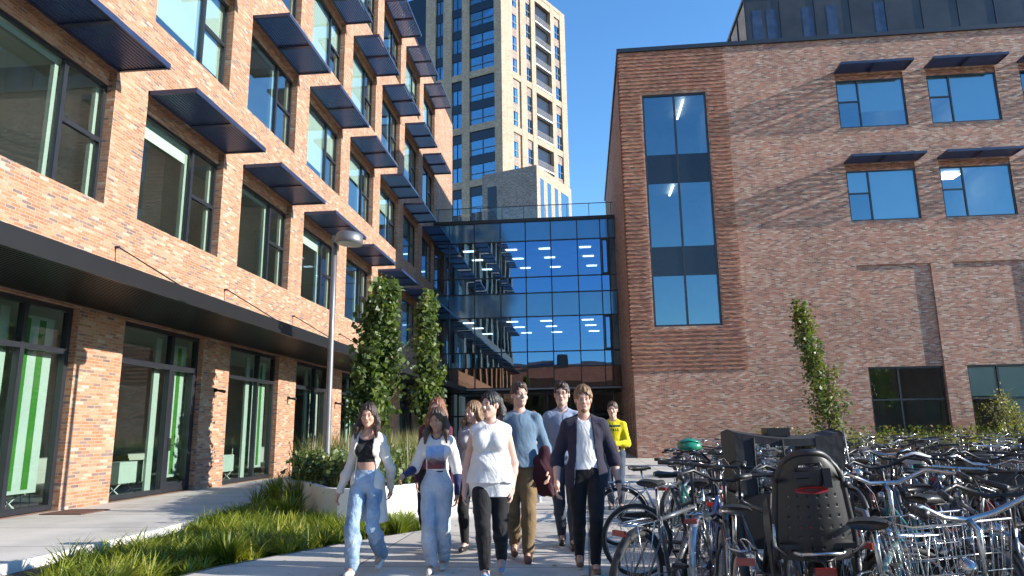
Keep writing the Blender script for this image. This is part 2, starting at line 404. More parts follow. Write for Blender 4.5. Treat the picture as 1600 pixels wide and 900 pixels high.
for k in ks:
    y = Y0 + PW*k
    for r in range(4):
        vm = y + WW*.66
        zt = SILL[r] + (HEAD[r]-SILL[r])*.52
        bl = None
        if r >= 1 and rnd.random() < .9:
            t = rnd.choice([.4,.6,.85,.95]); bl = [(y+.05, vm, HEAD[r]-2.6*t, HEAD[r]-.05)]
            if rnd.random() < .5: bl.append((vm, y+WW-.05, HEAD[r]-2.6*rnd.choice([.4,.9]), HEAD[r]-.05))
        elif r == 0 and rnd.random() < .5: bl = [(y+.05, vm, HEAD[r]-.5, HEAD[r]-.05)]
        window(lb, 'x', LX, 1, y, y+WW, SILL[r], HEAD[r], [vm], [(zt, vm, y+WW-.07)], blind=bl, gmat='glass_teal' if r else 'glass_green', bw=.1)
        mb = MB(); q = LX-.30   # pale inner lining seen through the pane
        mb.box(q-.12, q-.03, y+.075, y+.16, SILL[r]+.08, HEAD[r]-.08); mb.box(q-.12, q-.03, vm-.15, vm-.052, SILL[r]+.08, HEAD[r]-.08); mb.box(q-.12, q-.03, y+WW-.16, y+WW-.075, SILL[r]+.08, HEAD[r]-.08)
        mb.box(q-.12, q-.03, y+.16, vm-.15, SILL[r]+.075, SILL[r]+.15); mb.box(q-.12, q-.03, vm+.06, y+WW-.16, SILL[r]+.075, SILL[r]+.15); mb.box(q-.12, q-.03, y+.16, vm-.15, HEAD[r]-.2, HEAD[r]-.08)
        mb.build('inner_lining', M['panel_mint'], lb)
    # ground floor glazing
    ya, yb = y-.04, y+3.23; vm = ya + (yb-ya)*.64
    door = (k % 2 == 0)
    w = window(lb, 'x', LX, 1, ya, yb, 0.02, 3.87, [vm], [(3.0, ya+.06, yb-.06)], fw=.1, fd=.12, gmat='glass_green', inset=.14, bw=.13 if door else .1, name='shopfront')
    if door:
        f = MB()
        f.box(LX-.3, LX-.13, vm+.06, vm+.16, .05, 2.9); f.box(LX-.3, LX-.13, yb-.2, yb-.1, .05, 2.9); f.box(LX-.3, LX-.13, vm+.16, yb-.2, .05, .25)
        d = f.build('door', M['alu_dark'], lb)
        g = MB(); g.box(LX-.12, LX-.06, vm+.08, vm+.12, 1.0, 1.3); g.box(LX-.08, LX-.05, vm+.08, vm+.2, 1.12, 1.15); g.build('handle', M['chrome'], d)
# sunshades
def sunshade(name, parent, axis, c, sign, u0, u1, z, depth, fmat='alu_navy', nsl=13):
    mb = MB()
    def B(d0, d1, ua, ub, za, zb, tilt=0):
        p, q = c + sign*d0, c + sign*d1
        if p > q: p, q = q, p
        if axis == 'x': mb.box(p, q, ua, ub, za, zb)
        else: mb.box(ua, ub, p, q, za, zb)
    um = (u0+u1)/2
    for u in (u0, um-.06, u1-.06):
        B(.01, depth, u, u+(.12 if u not in (u0,u1-.06) else .06), z-.06, z+.05)
    B(depth, depth+.05, u0, u1, z-.07, z+.06); B(.005, .05, u0, u1, z-.05, z+.05)
    for i in range(nsl):
        d = .07 + (depth-.1)*i/nsl; s = (depth-.1)/nsl
        for (a, b) in ((u0+.06, um-.06), (um+.06, u1-.06)):
            # L-shaped blade: flat flange below, upright web behind it
            B(d, d+s*.42, a, b, z-.035, z-.027); B(d+s*.42, d+s*.42+.008, a, b, z-.035, z+.045)
    return mb.build(name, M[fmat], parent)
for k in ks:
    y = Y0 + PW*k
    for r in range(4): sunshade('sunshade', lb, 'x', LX, 1, y-.02, y+WW+.04, SH[r]+.05, 1.15)
# canopy over the shopfronts
mb = MB(); CX = -7.72
mb.box(CX, CX+.05, -6, 46.0, 3.89, 4.2); mb.box(LX+.005, CX, -6, 46.0, 4.14, 4.19)
mb.box(LX+.005, LX+.06, -6, 46.0, 3.92, 4.13)
x = LX + .1
while x < CX - .03:
    mb.box(x, x+.035, -6, 46.0, 3.92, 4.1); x += .085
for k in range(-4, 8): 
    y = Y0-.62+PW*k; mb.box(LX+.06, CX, y-.05, y+.05, 4.1, 4.14)
can = mb.build('canopy', M['alu_black'], lb)
for k in range(-4, 7):
    mb = MB(); y = Y0-.62+PW*k
    mb.tube([(LX, y, 5.35), (LX+.1, y, 5.35)], .03, 8); mb.tube([(LX+.06, y, 5.36), (CX-.25, y+.02, 4.2)], .016, 6)
    mb.build('tie_rod', M['alu_dark'], can)
# striped sun curtains inside the shopfronts
for k in range(-2, 7):
    y = Y0 + PW*k; yb = y+3.2; 
    mb = MB()
    mb.box(LX-.40, LX-.385, yb-.98, yb-.12, .35, 3.62, 0)
    for a in (.78, .40): mb.box(LX-.383, LX-.378, yb-a-.10, yb-a+.06, .42, 3.56, 1)
    mb.build('striped_curtain', [M['panel_mint'], M['green_stripe']], lb)
    mb = MB(); vm = y-.04+3.27*.64
    mb.box(LX-.44, LX-.38, vm-.30, vm-.08, .1, 3.7); mb.build('column_casing', M['panel_mint'], lb)

# low white cabinets, chairs and tables behind the glass
def chair(x, y, rz, i, lab):
    t = empty('chair', (x, y, 0), rz, lab, 'chair', 'lime chairs behind the shopfront glass')
    m = MB()
    for j in range(6):
        z = .52 + j*.065; w = .22 - .004*abs(j-3)**2
        m.box(-w, w, .2+.02*j, .225+.02*j, z, z+.055 if j not in (2,) else z+.03)
    m.build('backrest', M['lime'], t)
    m = MB(); m.box(-.23, .23, -.22, .2, .43, .47); m.build('seat', M['lime'], t)
    for sx in (-.2, .2):
        for sy in (-.2, .18):
            m = MB(); m.tube([(sx, sy, .43), (sx*1.15, sy*1.15, 0.003)], .012, 6); m.build('leg', M['chrome'], t)
chair(-11.15, 13.2, R(200), 0, 'lime chair behind the nearest shopfront glass at the left edge')
chair(-11.15, 16.85, R(165), 1, 'lime chair behind the shopfront with the glass door, beside a small table')
def cabinet(x, y, w, lab):
    t = empty('cabinet', (x, y, 0), 0, lab, 'cabinet', 'white cabinets behind the shopfront glass')
    m = MB(); m.box(-.2, .2, 0, w, .3, .78); m.build('body', M['panel_mint'], t)
    for yy in (.15, w-.15):
        m = MB(); m.tube([(-.15, yy, .3), (0, yy, .15), (-.18, yy, .003)], .02, 6); m.tube([(.15, yy, .3), (0, yy, .15), (.18, yy, .003)], .02, 6); m.build('leg', M['wall_white'], t)
cabinet(-10.75, 12.2, .6, 'white cabinet behind the nearest shopfront glass, in front of a lime chair')
cabinet(-10.75, 15.5, .95, 'white cabinet behind the shopfront left of the glass door')
cabinet(-10.75, 19.2, .85, 'white cabinet behind the third shopfront, nearer of the pair')
cabinet(-10.75, 20.15, .85, 'white cabinet behind the third shopfront, farther of the pair')
o = MB(); o.box(-9.75, -8.95, 12.2, 13.0, .002, .018); tag(o.build('doormat', plain('doormat', (.12,.05,.035), .95, 0, .3, 40)), 'reddish brown doormat on the sidewalk at the left edge', 'doormat')
t = empty('round_table', (-11.5, 17.9, 0), 0, 'small round table beside the lime chair behind the glass door front', 'table')
m = MB(); m.lathe([(0,.74),(.4,.74),(.4,.715),(0,.715)], 24); m.build('tabletop', M['wall_white'], t)
m = MB(); m.tube([(0,0,.71),(0,0,.02)], .025, 8); m.lathe([(.25,.003),(.25,.02),(0,.03)], 20); m.build('leg', M['chrome'], t)
# wall lamps on the piers and the small camera
for k, y in ((1, 18.3), (2, 23.1), (3, 27.7)):
    m = MB(); m.box(LX+.003, LX+.05, y-.05, y+.05, 2.5, 2.6); m.tube([(LX+.05, y, 2.55), (LX+.32, y-.05, 2.5)], [.03,.045], 8)
    m.build('spotlight', M['alu_black'], lb)

# ================================================================== glass link building
GY = 46.18; GX0 = LX; GX1 = 2.45; GT = 15.5
gb = empty('glass_building', (0, 0, 0), 0, 'dark blue glass curtain wall link between the two brick buildings', 'building')
vx = [-8.85, -7.1, -5.32, -3.6, -1.88, -.1, 1.45]
hz = [14.0, 11.48, 10.39, 8.79, 6.45, 5.45, 4.11]
bands = [(GT-.15,14.0,'s'),(14.0,11.48,'g'),(11.48,10.39,'g'),(10.39,8.79,'s'),(8.79,6.45,'g'),(6.45,5.45,'g'),(5.45,4.11,'d')]
xs = [GX0+.03] + vx + [GX1-.02]
for (zt, zb, kd) in bands:
    mb = MB()
    for a, b in zip(xs[:-1], xs[1:]):
        # every pane leans a hair differently, as real units do
        j = [rnd.uniform(-.004, .004) for _ in range(3)]
        mb.quad((a,GY+j[0],zb),(b,GY+j[1],zb),(b,GY+j[1]+j[2],zt),(a,GY+j[0]+j[2],zt))
    mb.build({'s':'spandrel_band','g':'glass_band','d':'glass_band'}[kd], M[{'s':'spandrel','g':'glass_wall','d':'glass_dark'}[kd]], gb)
mb = MB()
for x in vx: mb.box(x-.035, x+.035, GY-.06, GY-.005, 4.11, GT)
for z in hz: mb.box(GX0, GX1, GY-.055, GY-.006, z-.035, z+.035)
mb.box(GX0, GX1+.0, GY-.12, GY+.4, GT-.15, GT+.08)
mb.box(GX1-.5, GX1-.43, GY-.05, GY-.007, 4.11, GT-.15)
mb.build('mullions', M['alu_black'], gb)
mb = MB()   # opening lights with thicker frames at right
for (zt, zb) in ((14.0, 11.48), (8.79, 6.45)):
    a, b = 1.5, 1.95
    mb.box(a, a+.1, GY-.09, GY-.061, zb+.04, zt-.04); mb.box(b-.1, b, GY-.09, GY-.061, zb+.04, zt-.04); mb.box(a+.1, b-.1, GY-.09, GY-.061, zb+.04, zb+.15); mb.box(a+.1, b-.1, GY-.09, GY-.061, zt-.15, zt-.04)
mb.build('opening_frame', M['alu_black'], gb)
mb = MB()
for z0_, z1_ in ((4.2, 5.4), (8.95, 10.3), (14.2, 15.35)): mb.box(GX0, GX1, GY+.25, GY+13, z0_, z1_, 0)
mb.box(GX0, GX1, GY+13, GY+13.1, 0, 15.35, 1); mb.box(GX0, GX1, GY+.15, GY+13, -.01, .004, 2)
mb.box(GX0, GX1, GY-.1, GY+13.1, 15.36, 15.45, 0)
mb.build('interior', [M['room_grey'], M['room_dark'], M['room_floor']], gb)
for zc in (14.15, 8.90):
    for xx in (-8.6, -5.5, -3.1, -.2):
        for yy in (2.7, 5.4, 8.6):
            mb = MB(); mb.box(xx+yy*.09, xx+.8+yy*.09, GY+yy, GY+yy+.32, zc, zc+.03); mb.build('ceiling_light', M['light_panel'], gb)
mb = MB()  # entrance: recessed doors below the curtain wall
mb.box(GX0, GX1, GY-.1, GY+.3, 3.98, 4.08, 0)
for x in [GX0+.2, -8.4, -6.9, -5.4, -3.9, -2.4, -.9, .55, 1.9]: mb.box(x-.05, x+.05, GY+.9, GY+1.02, 0, 3.9, 1)
for z in (2.35, 3.85, .06): mb.box(GX0, GX1, GY+.89, GY+1.01, z-.05, z+.05, 1)
mb.build('entrance_frame', [M['steel'], M['alu_black']], gb)
mb = MB(); mb.quad((GX0,GY+.96,0),(GX1,GY+.96,0),(GX1,GY+.96,3.9),(GX0,GY+.96,3.9)); mb.build('entrance_glass', M['glass_clear'], gb)
# glass balustrade on its roof
mb = MB()
for i in range(9):
    x = GX0 + .2 + i*1.5; mb.box(x-.02, x+.02, GY+.5, GY+.54, GT+.05, GT+1.15)
mb.box(GX0, GX1, GY+.49, GY+.55, GT+1.15, GT+1.19); rl = mb.build('roof_railing', M['alu_dark'], gb)
mb = MB(); mb.quad((GX0,GY+.52,GT+.1),(GX1,GY+.52,GT+.1),(GX1,GY+.52,GT+1.15),(GX0,GY+.52,GT+1.15)); mb.build('pane', M['glass_clear'], rl)

# ================================================================== right building
RY = 35.0; RX = 2.47; RT = 21.15
rb = empty('brick_building', (0, 0, 0), 0, 'brown brick building on the right with corbelled brickwork round a tall stair window', 'building')
wins = [(13.45+4.45*i, 16.77+4.45*i) for i in range(5)]
holes = []
for (a, b) in wins:
    holes.append((a, b, 16.2, 19.1, .14)); holes.append((a, b, 11.28, 14.2, .14)); holes.append((a-.02, b+.12, 0, 9.05, .09))
stair = (3.58, 6.88, 6.29, 18.66, .16)
panels = []
mb = MB()
wall(mb, 'y', RY, RX, 36, 0, RT, holes+[stair], .14, sign=-1)
mb.build('wall', [M['brick_brown']], rb)
# side wall facing the link, lintels, back
mb = MB()
sideh = [(36.2, 37.4, .0, 3.6, .2), (38.4, 39.6, .0, 3.6, .2), (40.6, 41.8, 0, 3.6, .2), (43.0, 44.2, 0, 3.6, .2)]
wall(mb, 'x', RX, RY, 60, 0, RT, sideh, .2, sign=-1)
mb.quad((RX,60,0),(36,60,0),(36,60,RT),(RX,60,RT)); mb.quad((36,RY,0),(36,60,0),(36,60,RT),(36,RY,RT))
mb.quad((RX+.01,RY+.1,RT-.01),(36,RY+.1,RT-.01),(36,60,RT-.01),(RX+.01,60,RT-.01))
mb.build('side_wall', [M['brick_brown']], rb)
for (a, b) in wins:
    for z0, z1 in ((18.83, 19.08), (13.9, 14.18)):
        mb = MB(); mb.box(a, b, RY+.06, RY+.13, z0, z1); mb.build('lintel', M['brick_red'], rb)
# shallow recessed brick panels above the ground floor windows
mb = MB()
for (a, b) in wins: wall(mb, 'y', RY+.09, a-.02, b+.12, 0, 9.05, [(a+.03, b+.1, .45, 4.09, .2)], .2, sign=-1)
mb.build('recessed_panels', M['brick_brown'], rb)
# corbelled courses
mb = MB(); z = 4.14; i = 0
while z < 20.95:
    z2 = z + .105
    segs = [(RX-.03, 7.93)]
    if z2 > 6.2 and z < 18.7: segs = [(RX-.03, 3.50), (6.95, 7.93)]
    for a, b in segs:
        a2 = a - (.0 if a > 3 else .03); mb.box(a2, b + (rnd.uniform(-.02,.02) if b > 7 else 0), RY-.055, RY-.002, z, z2)
    z += .21; i += 1
mb.build('corbelled_courses', M['brick_red'], rb)
mb = MB(); z = 4.14
while z < 20.95: mb.box(RX-.055, RX-.002, RY+.0, RY+1.2, z, z+.105); z += .21
mb.build('corbelled_side_courses', M['brick_red'], rb)
mb = MB(); mb.box(RX-.1, 36, RY-.12, RY+.4, RT, RT+.22); mb.box(RX-.1, RX+.3, RY+.4, 60, RT, RT+.22); mb.build('parapet_cap', M['alu_dark'], rb)
# stair window with dark spandrels
f = MB()
sx0, sx1 = stair[0], stair[1]; sm = (sx0+sx1)/2
for x in (sx0, sm-.05, sx1-.1): f.box(x, x+.1, RY+.06, RY+.16, 6.29, 18.66)
for z in (6.29, 18.56): f.box(sx0+.1, sx1-.1, RY+.061, RY+.161, z, z+.1)
f.box(sx0+.05, sx1-.05, RY+.09, RY+.15, 8.86, 10.37, 1); f.box(sx0+.05, sx1-.05, RY+.09, RY+.15, 13.74, 15.30, 1)
sw = f.build('stair_window', [M['alu_dark'], M['spandrel_black']], rb)
g = MB()
for z0, z1 in ((6.3, 8.86), (10.37, 13.74), (15.3, 18.64)): g.quad((sx0,RY+.12,z0),(sx1,RY+.12,z0),(sx1,RY+.12,z1),(sx0,RY+.12,z1))
g.build('pane', M['glass_blue'], sw)
for i, (a, b) in enumerate(wins):
    vm = a + (b-a)*.32
    for r, (z0, z1) in enumerate(((16.2, 18.82), (11.28, 13.9))):
        zt = z0 + (z1-z0)*.55
        bl = [[(a+.05, vm, zt, z1-.05), (vm, b-.05, z0+(0.05 if (i+r)%3 else .9), z1-.05)], None][0 if (i+r) != 2 else 1]
        window(rb, 'y', RY, -1, a, b, z0, z1, [vm], [(zt, a+.07, vm)], gmat='glass_blue', inset=.05, blind=bl)
        sunshade('sunshade', rb, 'y', RY, -1, a-.04, b+.16, (19.25, 14.33)[r], 1.0, nsl=11)
    vm = a + (b-a)*.42
    window(rb, 'y', RY+.09, -1, a+.03, b+.1, .45, 4.09, [vm], [(2.55, a+.1, b)], fw=.08, gmat='glass_green', inset=.08, blind=[(a+.1, vm, 2.65, 4.0), (vm, b, .8, 4.0)] if i else None)
mb = MB()
for z in (5.2, 10.1, 14.9, 19.9): mb.box(RX+.3, 35.8, RY+.4, RY+8, z, z+.35, 0)
mb.box(RX+.3, 35.8, RY+8, RY+8.1, 0, 20.5, 1); mb.box(RX+.3, 35.8, RY+.4, RY+8, -.01, .004, 2)
for x in (7.6, 12.9, 17.3, 21.8, 26.2): mb.box(x-.05, x+.05, RY+.4, RY+8, 0.01, 20.2, 1)
mb.build('interior', [M['room_grey'], M['room_grey'], M['room_floor']], rb)
for (x, z, d0, d1, w_) in ((6.15, 19.7, 3.0, 5.6, .1), (5.35, 14.75, 3.4, 5.2, .1), (19.9, 14.7, 3.6, 4.4, .9), (19.4, 19.6, 5.2, 6.6, .8), (15.2, 19.6, 3.0, 3.8, .7), (24.5, 14.7, 3, 4, .8)):
    mb = MB(); mb.box(x, x+w_, RY+d0, RY+d1, z, z+.04); mb.build('ceiling_light', M['light_panel'], rb)
M['glass_slit'] = plain('glass_slit', (.05,.07,.11), .12, .3, .3, 2, spec=.7)
# dark metal and glass storey set back on its roof
mb = MB(); VX = 10.05; VY = 38.0
mb.box(VX, 36, VY, 56, RT, 25.75)
pt = mb.build('roof_storey', M['clad_glass'], rb)
mb = MB(); x = VX
while x < 36: mb.box(x-.03, x+.03, VY-.05, VY-.002, RT, 25.75); x += 1.93
for y in range(0, 9): mb.box(VX-.05, VX-.002, VY+y*2.0-.03, VY+y*2.0+.03, RT, 25.75)
mb.box(VX-.06, 36, VY-.06, VY+.1, 25.75, 25.95); mb.box(VX-.06, VX+.1, VY+.1, 56, 25.75, 25.95)
mb.box(VX-.04, 36, VY-.04, VY-.003, RT, RT+.55)
mb.build('trim', M['alu_dark'], pt)
for x in (VX+.35, VX+1.15, VX+3.15, VX+4.5, VX+7.1):
    mb = MB(); mb.box(x, x+.55, VY-.012, VY-.003, RT+.8, 25.0); mb.build('window', M['glass_slit'], pt)

# ================================================================== tower
tw = empty('tower', (0, 0, 0), 0, 'tall beige brick residential tower with balconies beyond the glass link', 'building')
P0 = Vector((-9.35, 85, 0)); DR = Vector((.524, .852, 0)).normalized(); DL = Vector((-.937, .35, 0)).normalized()
NR = Vector((DR.y, -DR.x, 0)); NL = Vector((DL.y, -DL.x, 0));
if NL.y > 0: NL = -NL
TB = 0.0; TTOP = 63.6
def obox(mb, P, D, N, t0, t1, d0, d1, z0, z1, mi=0):
    """box along face direction D, depth along outward normal N (d0..d1)"""
    vs = []
    for z in (z0, z1):
        for (t, d) in ((t0,d0),(t1,d0),(t1,d1),(t0,d1)):
            p = P + D*t + N*d; vs.append((p.x, p.y, z))
    mb.add(vs, [(0,3,2,1),(4,5,6,7),(0,1,5,4),(1,2,6,5),(2,3,7,6),(3,0,4,7)], mi)
RL = 15.9; LLn = 12.0
ZB = [-.2, 8.9, 16.75, 24.6, 32.7, 40.4, 48.2, 63.6-1.0]   # brick band bottoms
BH = .95
# core (dark glass), then brick piers and bands on it
core = MB()
c0 = P0 - NR*.5 - NL*.5
pl = [P0+DL*.4+DR*.4, P0+DR*(RL-.3)-NR*.6, P0+DR*(RL-.3)+DL*26, P0+DL*26-NL*.6]
vs = [(p.x, p.y, TB) for p in pl] + [(p.x, p.y, TTOP-.3) for p in pl]
core.add(vs, [(0,1,5,4),(1,2,6,5),(2,3,7,6),(3,0,4,7),(4,5,6,7)])
core.build('core', M['spandrel_black'], tw)
br = MB()
for (a, b) in ((-.0, 1.1), (4.95, 6.1), (7.75, 9.1), (10.4, 12.0)): obox(br, P0, DL, NL, a, b, -.9, 0, TB, TTOP)
P1 = P0 + DL*12 - NL*2.2
for (a, b) in ((0, 2.0), (3.8, 5.2), (7.0, 14)): obox(br, P1, DL, NL, a, b, -.9, 0, TB, TTOP-4)
for (a, b) in ((0.0, 2.45), (4.35, 5.65), (6.95, 7.95), (11.95, 12.9), (14.5, RL)): obox(br, P0, DR, NR, a, b, -.9, 0, TB, TTOP)
obox(br, P0, DR, NR, 3.75, 4.35, -.9, -.25, TB, TTOP)
for z in ZB:
    for (a, b) in ((1.1, 4.95), (6.1, 7.75), (9.1, 10.4)): obox(br, P0, DL, NL, a, b, -.85, -.04, z, z+BH)
    for (a, b) in ((2.45, 4.35), (5.65, 6.95), (7.95, 11.95), (12.9, 14.5)): obox(br, P0, DR, NR, a, b, -.85, -.04, z, z+BH)
    for (a, b) in ((2.0, 3.8), (5.2, 7.0)): obox(br, P1, DL, NL, a, b, -.85, -.05, z, z+BH)
br.build('brick_frame', M['brick_beige'], tw)
floors = []
for zi in range(len(ZB)-1):
    a = ZB[zi]+BH; b = ZB[zi+1]; nf = max(1, round((b-a)/3.45)); h = (b-a)/nf
    for q in range(nf): floors.append((a+q*h, a+(q+1)*h))
TG = [M['glass_blue'], M['spandrel_black'], M['steel'], M['brick_grey'], M['room_dark']]
def tower_window(P, D, N, a, b, fa, fb, light):
    ws, wt = fa+.1, fb-1.25
    m_ = MB(); obox(m_, P, D, N, a, b, -.34, -.3, ws, wt, 0); obox(m_, P, D, N, a, b, -.36 if not light else -.3, -.22, wt, fb, 3 if light else 1)
    obox(m_, P, D, N, (a+b)/2-.05, (a+b)/2+.05, -.36, -.24, ws, wt, 1)
    if b-a > 3 or light: obox(m_, P, D, N, a, b, -.24, -.2, ws+.75, ws+.82, 2)
    obox(m_, P, D, N, a, b, -.62, -.6, ws, wt, 4)
    m_.build('window', TG, tw)
for (fa, fb) in floors:
    if fa < 24: continue
    tower_window(P0, DL, NL, 1.1, 4.95, fa, fb, 0); tower_window(P0, DL, NL, 6.1, 7.75, fa, fb, 0); tower_window(P0, DL, NL, 9.1, 10.4, fa, fb, 0)
    tower_window(P1, DL, NL, 2.0, 3.8, fa, fb, 0)
    for (a, b) in ((2.45, 3.75), (5.65, 6.95), (12.9, 14.5)): tower_window(P0, DR, NR, a, b, fa, fb, 1)
    bal = MB()
    obox(bal, P0, DR, NR, 7.95, 11.95, -.7, .05, fa-.05, fa+.2, 0); obox(bal, P0, DR, NR, 7.95, 11.95, -.6, -.55, fa+.2, fb-.1, 2)
    for q in range(5): obox(bal, P0, DR, NR, 7.95, 11.95, -.02, .02, fa+.38+q*.17, fa+.43+q*.17, 1)
    bal.build('balcony', [M['wall_white'], M['steel'], M['room_grey']], tw)
mb = MB(); vs2 = [P0+DL*.0, P0+DR*RL, P0+DR*RL+DL*24, P0+DL*12]
mb.add([(p.x,p.y,TTOP) for p in vs2]+[(p.x,p.y,TTOP+.6) for p in vs2], [(0,1,5,4),(1,2,6,5),(2,3,7,6),(3,0,4,7),(4,5,6,7),(3,2,1,0)]); mb.build('roof_edge', M['brick_beige'], tw)
# lower block in front of the tower
pb = empty('podium_block', (0, 0, 0), 0, 'low grey and beige brick block in front of the tower, just above the link roof', 'building')
Q0 = P0 - DL*4.75; 
PZ = 34.0
Q0z = Q0 - Vector((0,0,0))
Q1 = Q0 + Vector((.42, 1.0, 0)).normalized()*10.6
mb = MB()
pl = [P0 + NL*.05 + DL*3.0, Q0 + NL*.05, Q1, Q1 + DL*5]
vs = [(p.x, p.y, 0) for p in pl] + [(p.x, p.y, PZ) for p in pl]
mb.add(vs, [(0,1,5,4)], 0); mb.add(vs, [(1,2,6,5),(2,3,7,6),(4,5,6,7)], 1)
mb.build('wall', [M['brick_grey'], M['brick_beige']], pb)
DQ = (Q1-Q0).normalized(); NQ = Vector((DQ.y, -DQ.x, 0))
for (a, b) in ((.9, 1.9), (3.0, 4.0), (5.2, 6.2), (7.2, 9.6)):
    mb = MB(); obox(mb, Q0, DQ, NQ, a, b, -.02, .03, 10, PZ-1.4); mb.build('window', M['spandrel'], pb)
mb = MB(); obox(mb, P0+NL*.05, DL, NL, -.2+1.1, 2.2, -.02, .03, 8, PZ-1.8); mb.build('window', M['spandrel_black'], pb)
# ================================================================== planting
def foliage_mat(name, stops, trans=.35, rough=.45):
    m, n, l, b = newmat(name); out = n['Material Output']
    b.inputs['Roughness'].default_value = rough
    at = n.new('ShaderNodeAttribute'); at.attribute_name = 'rnd'
    cr = ramp(n, stops); l.new(at.outputs['Fac'], cr.inputs[0]); l.new(cr.outputs[0], b.inputs['Base Color'])
    tr = n.new('ShaderNodeBsdfTranslucent'); mul = n.new('ShaderNodeVectorMath'); mul.operation = 'MULTIPLY'
    l.new(cr.outputs[0], mul.inputs[0]); mul.inputs[1].default_value = (1.3, 1.5, .5); l.new(mul.outputs[0], tr.inputs[0])
    mx = n.new('ShaderNodeMixShader'); mx.inputs[0].default_value = trans
    l.new(b.outputs[0], mx.inputs[1]); l.new(tr.outputs[0], mx.inputs[2]); l.new(mx.outputs[0], out.inputs[0])
    return m
M['leaf_green'] = foliage_mat('leaf_green', [(0,(.04,.065,.018)),(.5,(.11,.155,.045)),(.85,(.20,.25,.08)),(1,(.30,.30,.13))])
M['leaf_yellow'] = foliage_mat('leaf_yellow', [(0,(.05,.08,.02)),(.5,(.12,.16,.04)),(.85,(.22,.20,.05)),(1,(.30,.16,.05))])
M['grass_bright'] = foliage_mat('grass_bright', [(0,(.07,.10,.015)),(.45,(.20,.25,.03)),(.85,(.40,.40,.06)),(1,(.50,.40,.16))], .4)
M['grass_dry'] = foliage_mat('grass_dry', [(0,(.10,.13,.04)),(.5,(.24,.22,.10)),(1,(.42,.33,.18))], .4)
M['bark'] = plain('bark', (.10,.075,.055), .9, 0, .3, 20, bump=.4)

def npmesh(name, V, F, mat, parent=None, rnd_attr=None, smooth=False):
    me = bpy.data.meshes.new(name); n = len(V); k = F.shape[1]; nf = len(F)
    me.vertices.add(n); me.vertices.foreach_set('co', np.asarray(V, np.float32).ravel())
    me.loops.add(nf*k); me.loops.foreach_set('vertex_index', np.asarray(F, np.int32).ravel())
    me.polygons.add(nf); me.polygons.foreach_set('loop_start', np.arange(0, nf*k, k, dtype=np.int32))
    me.update(calc_edges=True)
    if smooth: me.polygons.foreach_set('use_smooth', np.ones(nf, bool))
    mats = mat if isinstance(mat, (list, tuple)) else [mat]
    for m in mats: me.materials.append(m)
    if rnd_attr is not None:
        a = me.attributes.new('rnd', 'FLOAT', 'POINT'); a.data.foreach_set('value', np.asarray(rnd_attr, np.float32))
    o = bpy.data.objects.new(name, me); C.objects.link(o)
    if parent is not None:
        o.parent = parent; KIDS.setdefault(parent.name, []).append(o)
    return o

def leaves(name, P, size, mat, parent, rg, droop=.5, val=None, aspect=.42):
    n = len(P); az = rg.uniform(0, 2*PI, n); el = rg.uniform(-1.2, .5, n) - droop*.3
    d = np.stack([np.cos(az)*np.cos(el), np.sin(az)*np.cos(el), np.sin(el)], 1)
    t = rg.normal(size=(n, 3)); s = np.cross(d, t); s /= np.linalg.norm(s, axis=1)[:, None]
    L = (size*rg.uniform(.45, 1.5, n))[:, None]; nn = np.cross(s, d)
    a = P; b = P + d*L*.5 + s*L*aspect + nn*L*.06; c = P + d*L - nn*L*.12; e = P + d*L*.5 - s*L*aspect + nn*L*.06
    V = np.stack([a, b, c, e], 1).reshape(-1, 3); F = np.arange(4*n).reshape(n, 4)
    v = (rg.uniform(0, 1, n)**1.3 if val is None else np.clip(val + rg.normal(0, .15, n), 0, 1))
    return npmesh(name, V, F, mat, parent, np.repeat(v, 4))

def column_tree(loc, h, zb, rad, lean, nleaf, mat, label, name='columnar_tree', seed=1, leaf=.11, side=None, group=None):
    rg = np.random.default_rng(seed); t = empty(name, loc, 0, label, 'tree', group)
    mb = MB(); N = 12
    tr = [(lean[0]*(i/N)**1.2 + .03*math.sin(i*2.1+seed), lean[1]*(i/N), h*.97*i/N) for i in range(N+1)]
    mb.tube(tr, [.055*(1-.85*i/N) for i in range(N+1)], 8)
    def trunk(z): 
        q = np.clip(z/(h*.97), 0, 1); return np.stack([lean[0]*q**1.2, lean[1]*q], -1)
    tips = []; nb = 46
    for i in range(nb):
        z0 = zb + (h-zb)*(i/nb)*.9 + .05; a = i*2.4 + rg.uniform(-.4, .4); f = (z0-zb)/(h-zb)
        L = rad*(1.15 - .75*f)*rg.uniform(.6, 1.25)
        if side is not None and rg.random() < .25: a = side; L *= 1.35
        p0 = np.array([*trunk(np.array(z0)), z0]); up = rg.uniform(1.1, 2.2)*L
        pm = p0 + np.array([math.cos(a)*L*.7, math.sin(a)*L*.7, up*.45]); p1 = p0 + np.array([math.cos(a)*L, math.sin(a)*L, up])
        p1[2] = min(p1[2], h*1.0)
        mb.tube([tuple(p0), tuple(pm), tuple(p1)], [.016, .011, .004], 5); tips.append((p0, pm, p1))
    mb.build('trunk', M['bark'], t)
    per = nleaf // nb; P = []; vals = []
    for (p0, pm, p1) in tips:
        u = rg.uniform(.12, 1.08, per)[:, None]; q = (1-u)**2*p0 + 2*u*(1-u)*pm + u**2*p1
        cl = rg.normal(size=(per, 3))*np.array([.10, .10, .15])*(rad/.45)**.5; P.append(q + cl)
        vals.append(np.full(per, rg.uniform(.15, .75)))
    # leader tip
    k = nleaf//22; zz = rg.uniform(h*.86, h*1.02, k); c = trunk(zz); P.append(np.stack([c[:, 0]+rg.normal(0, .05, k), c[:, 1]+rg.normal(0, .05, k), zz], 1)); vals.append(np.full(k, .7))
    P = np.concatenate(P); vals = np.concatenate(vals)
    leaves('crown', P, leaf, mat, t, rg, val=vals)
    return t
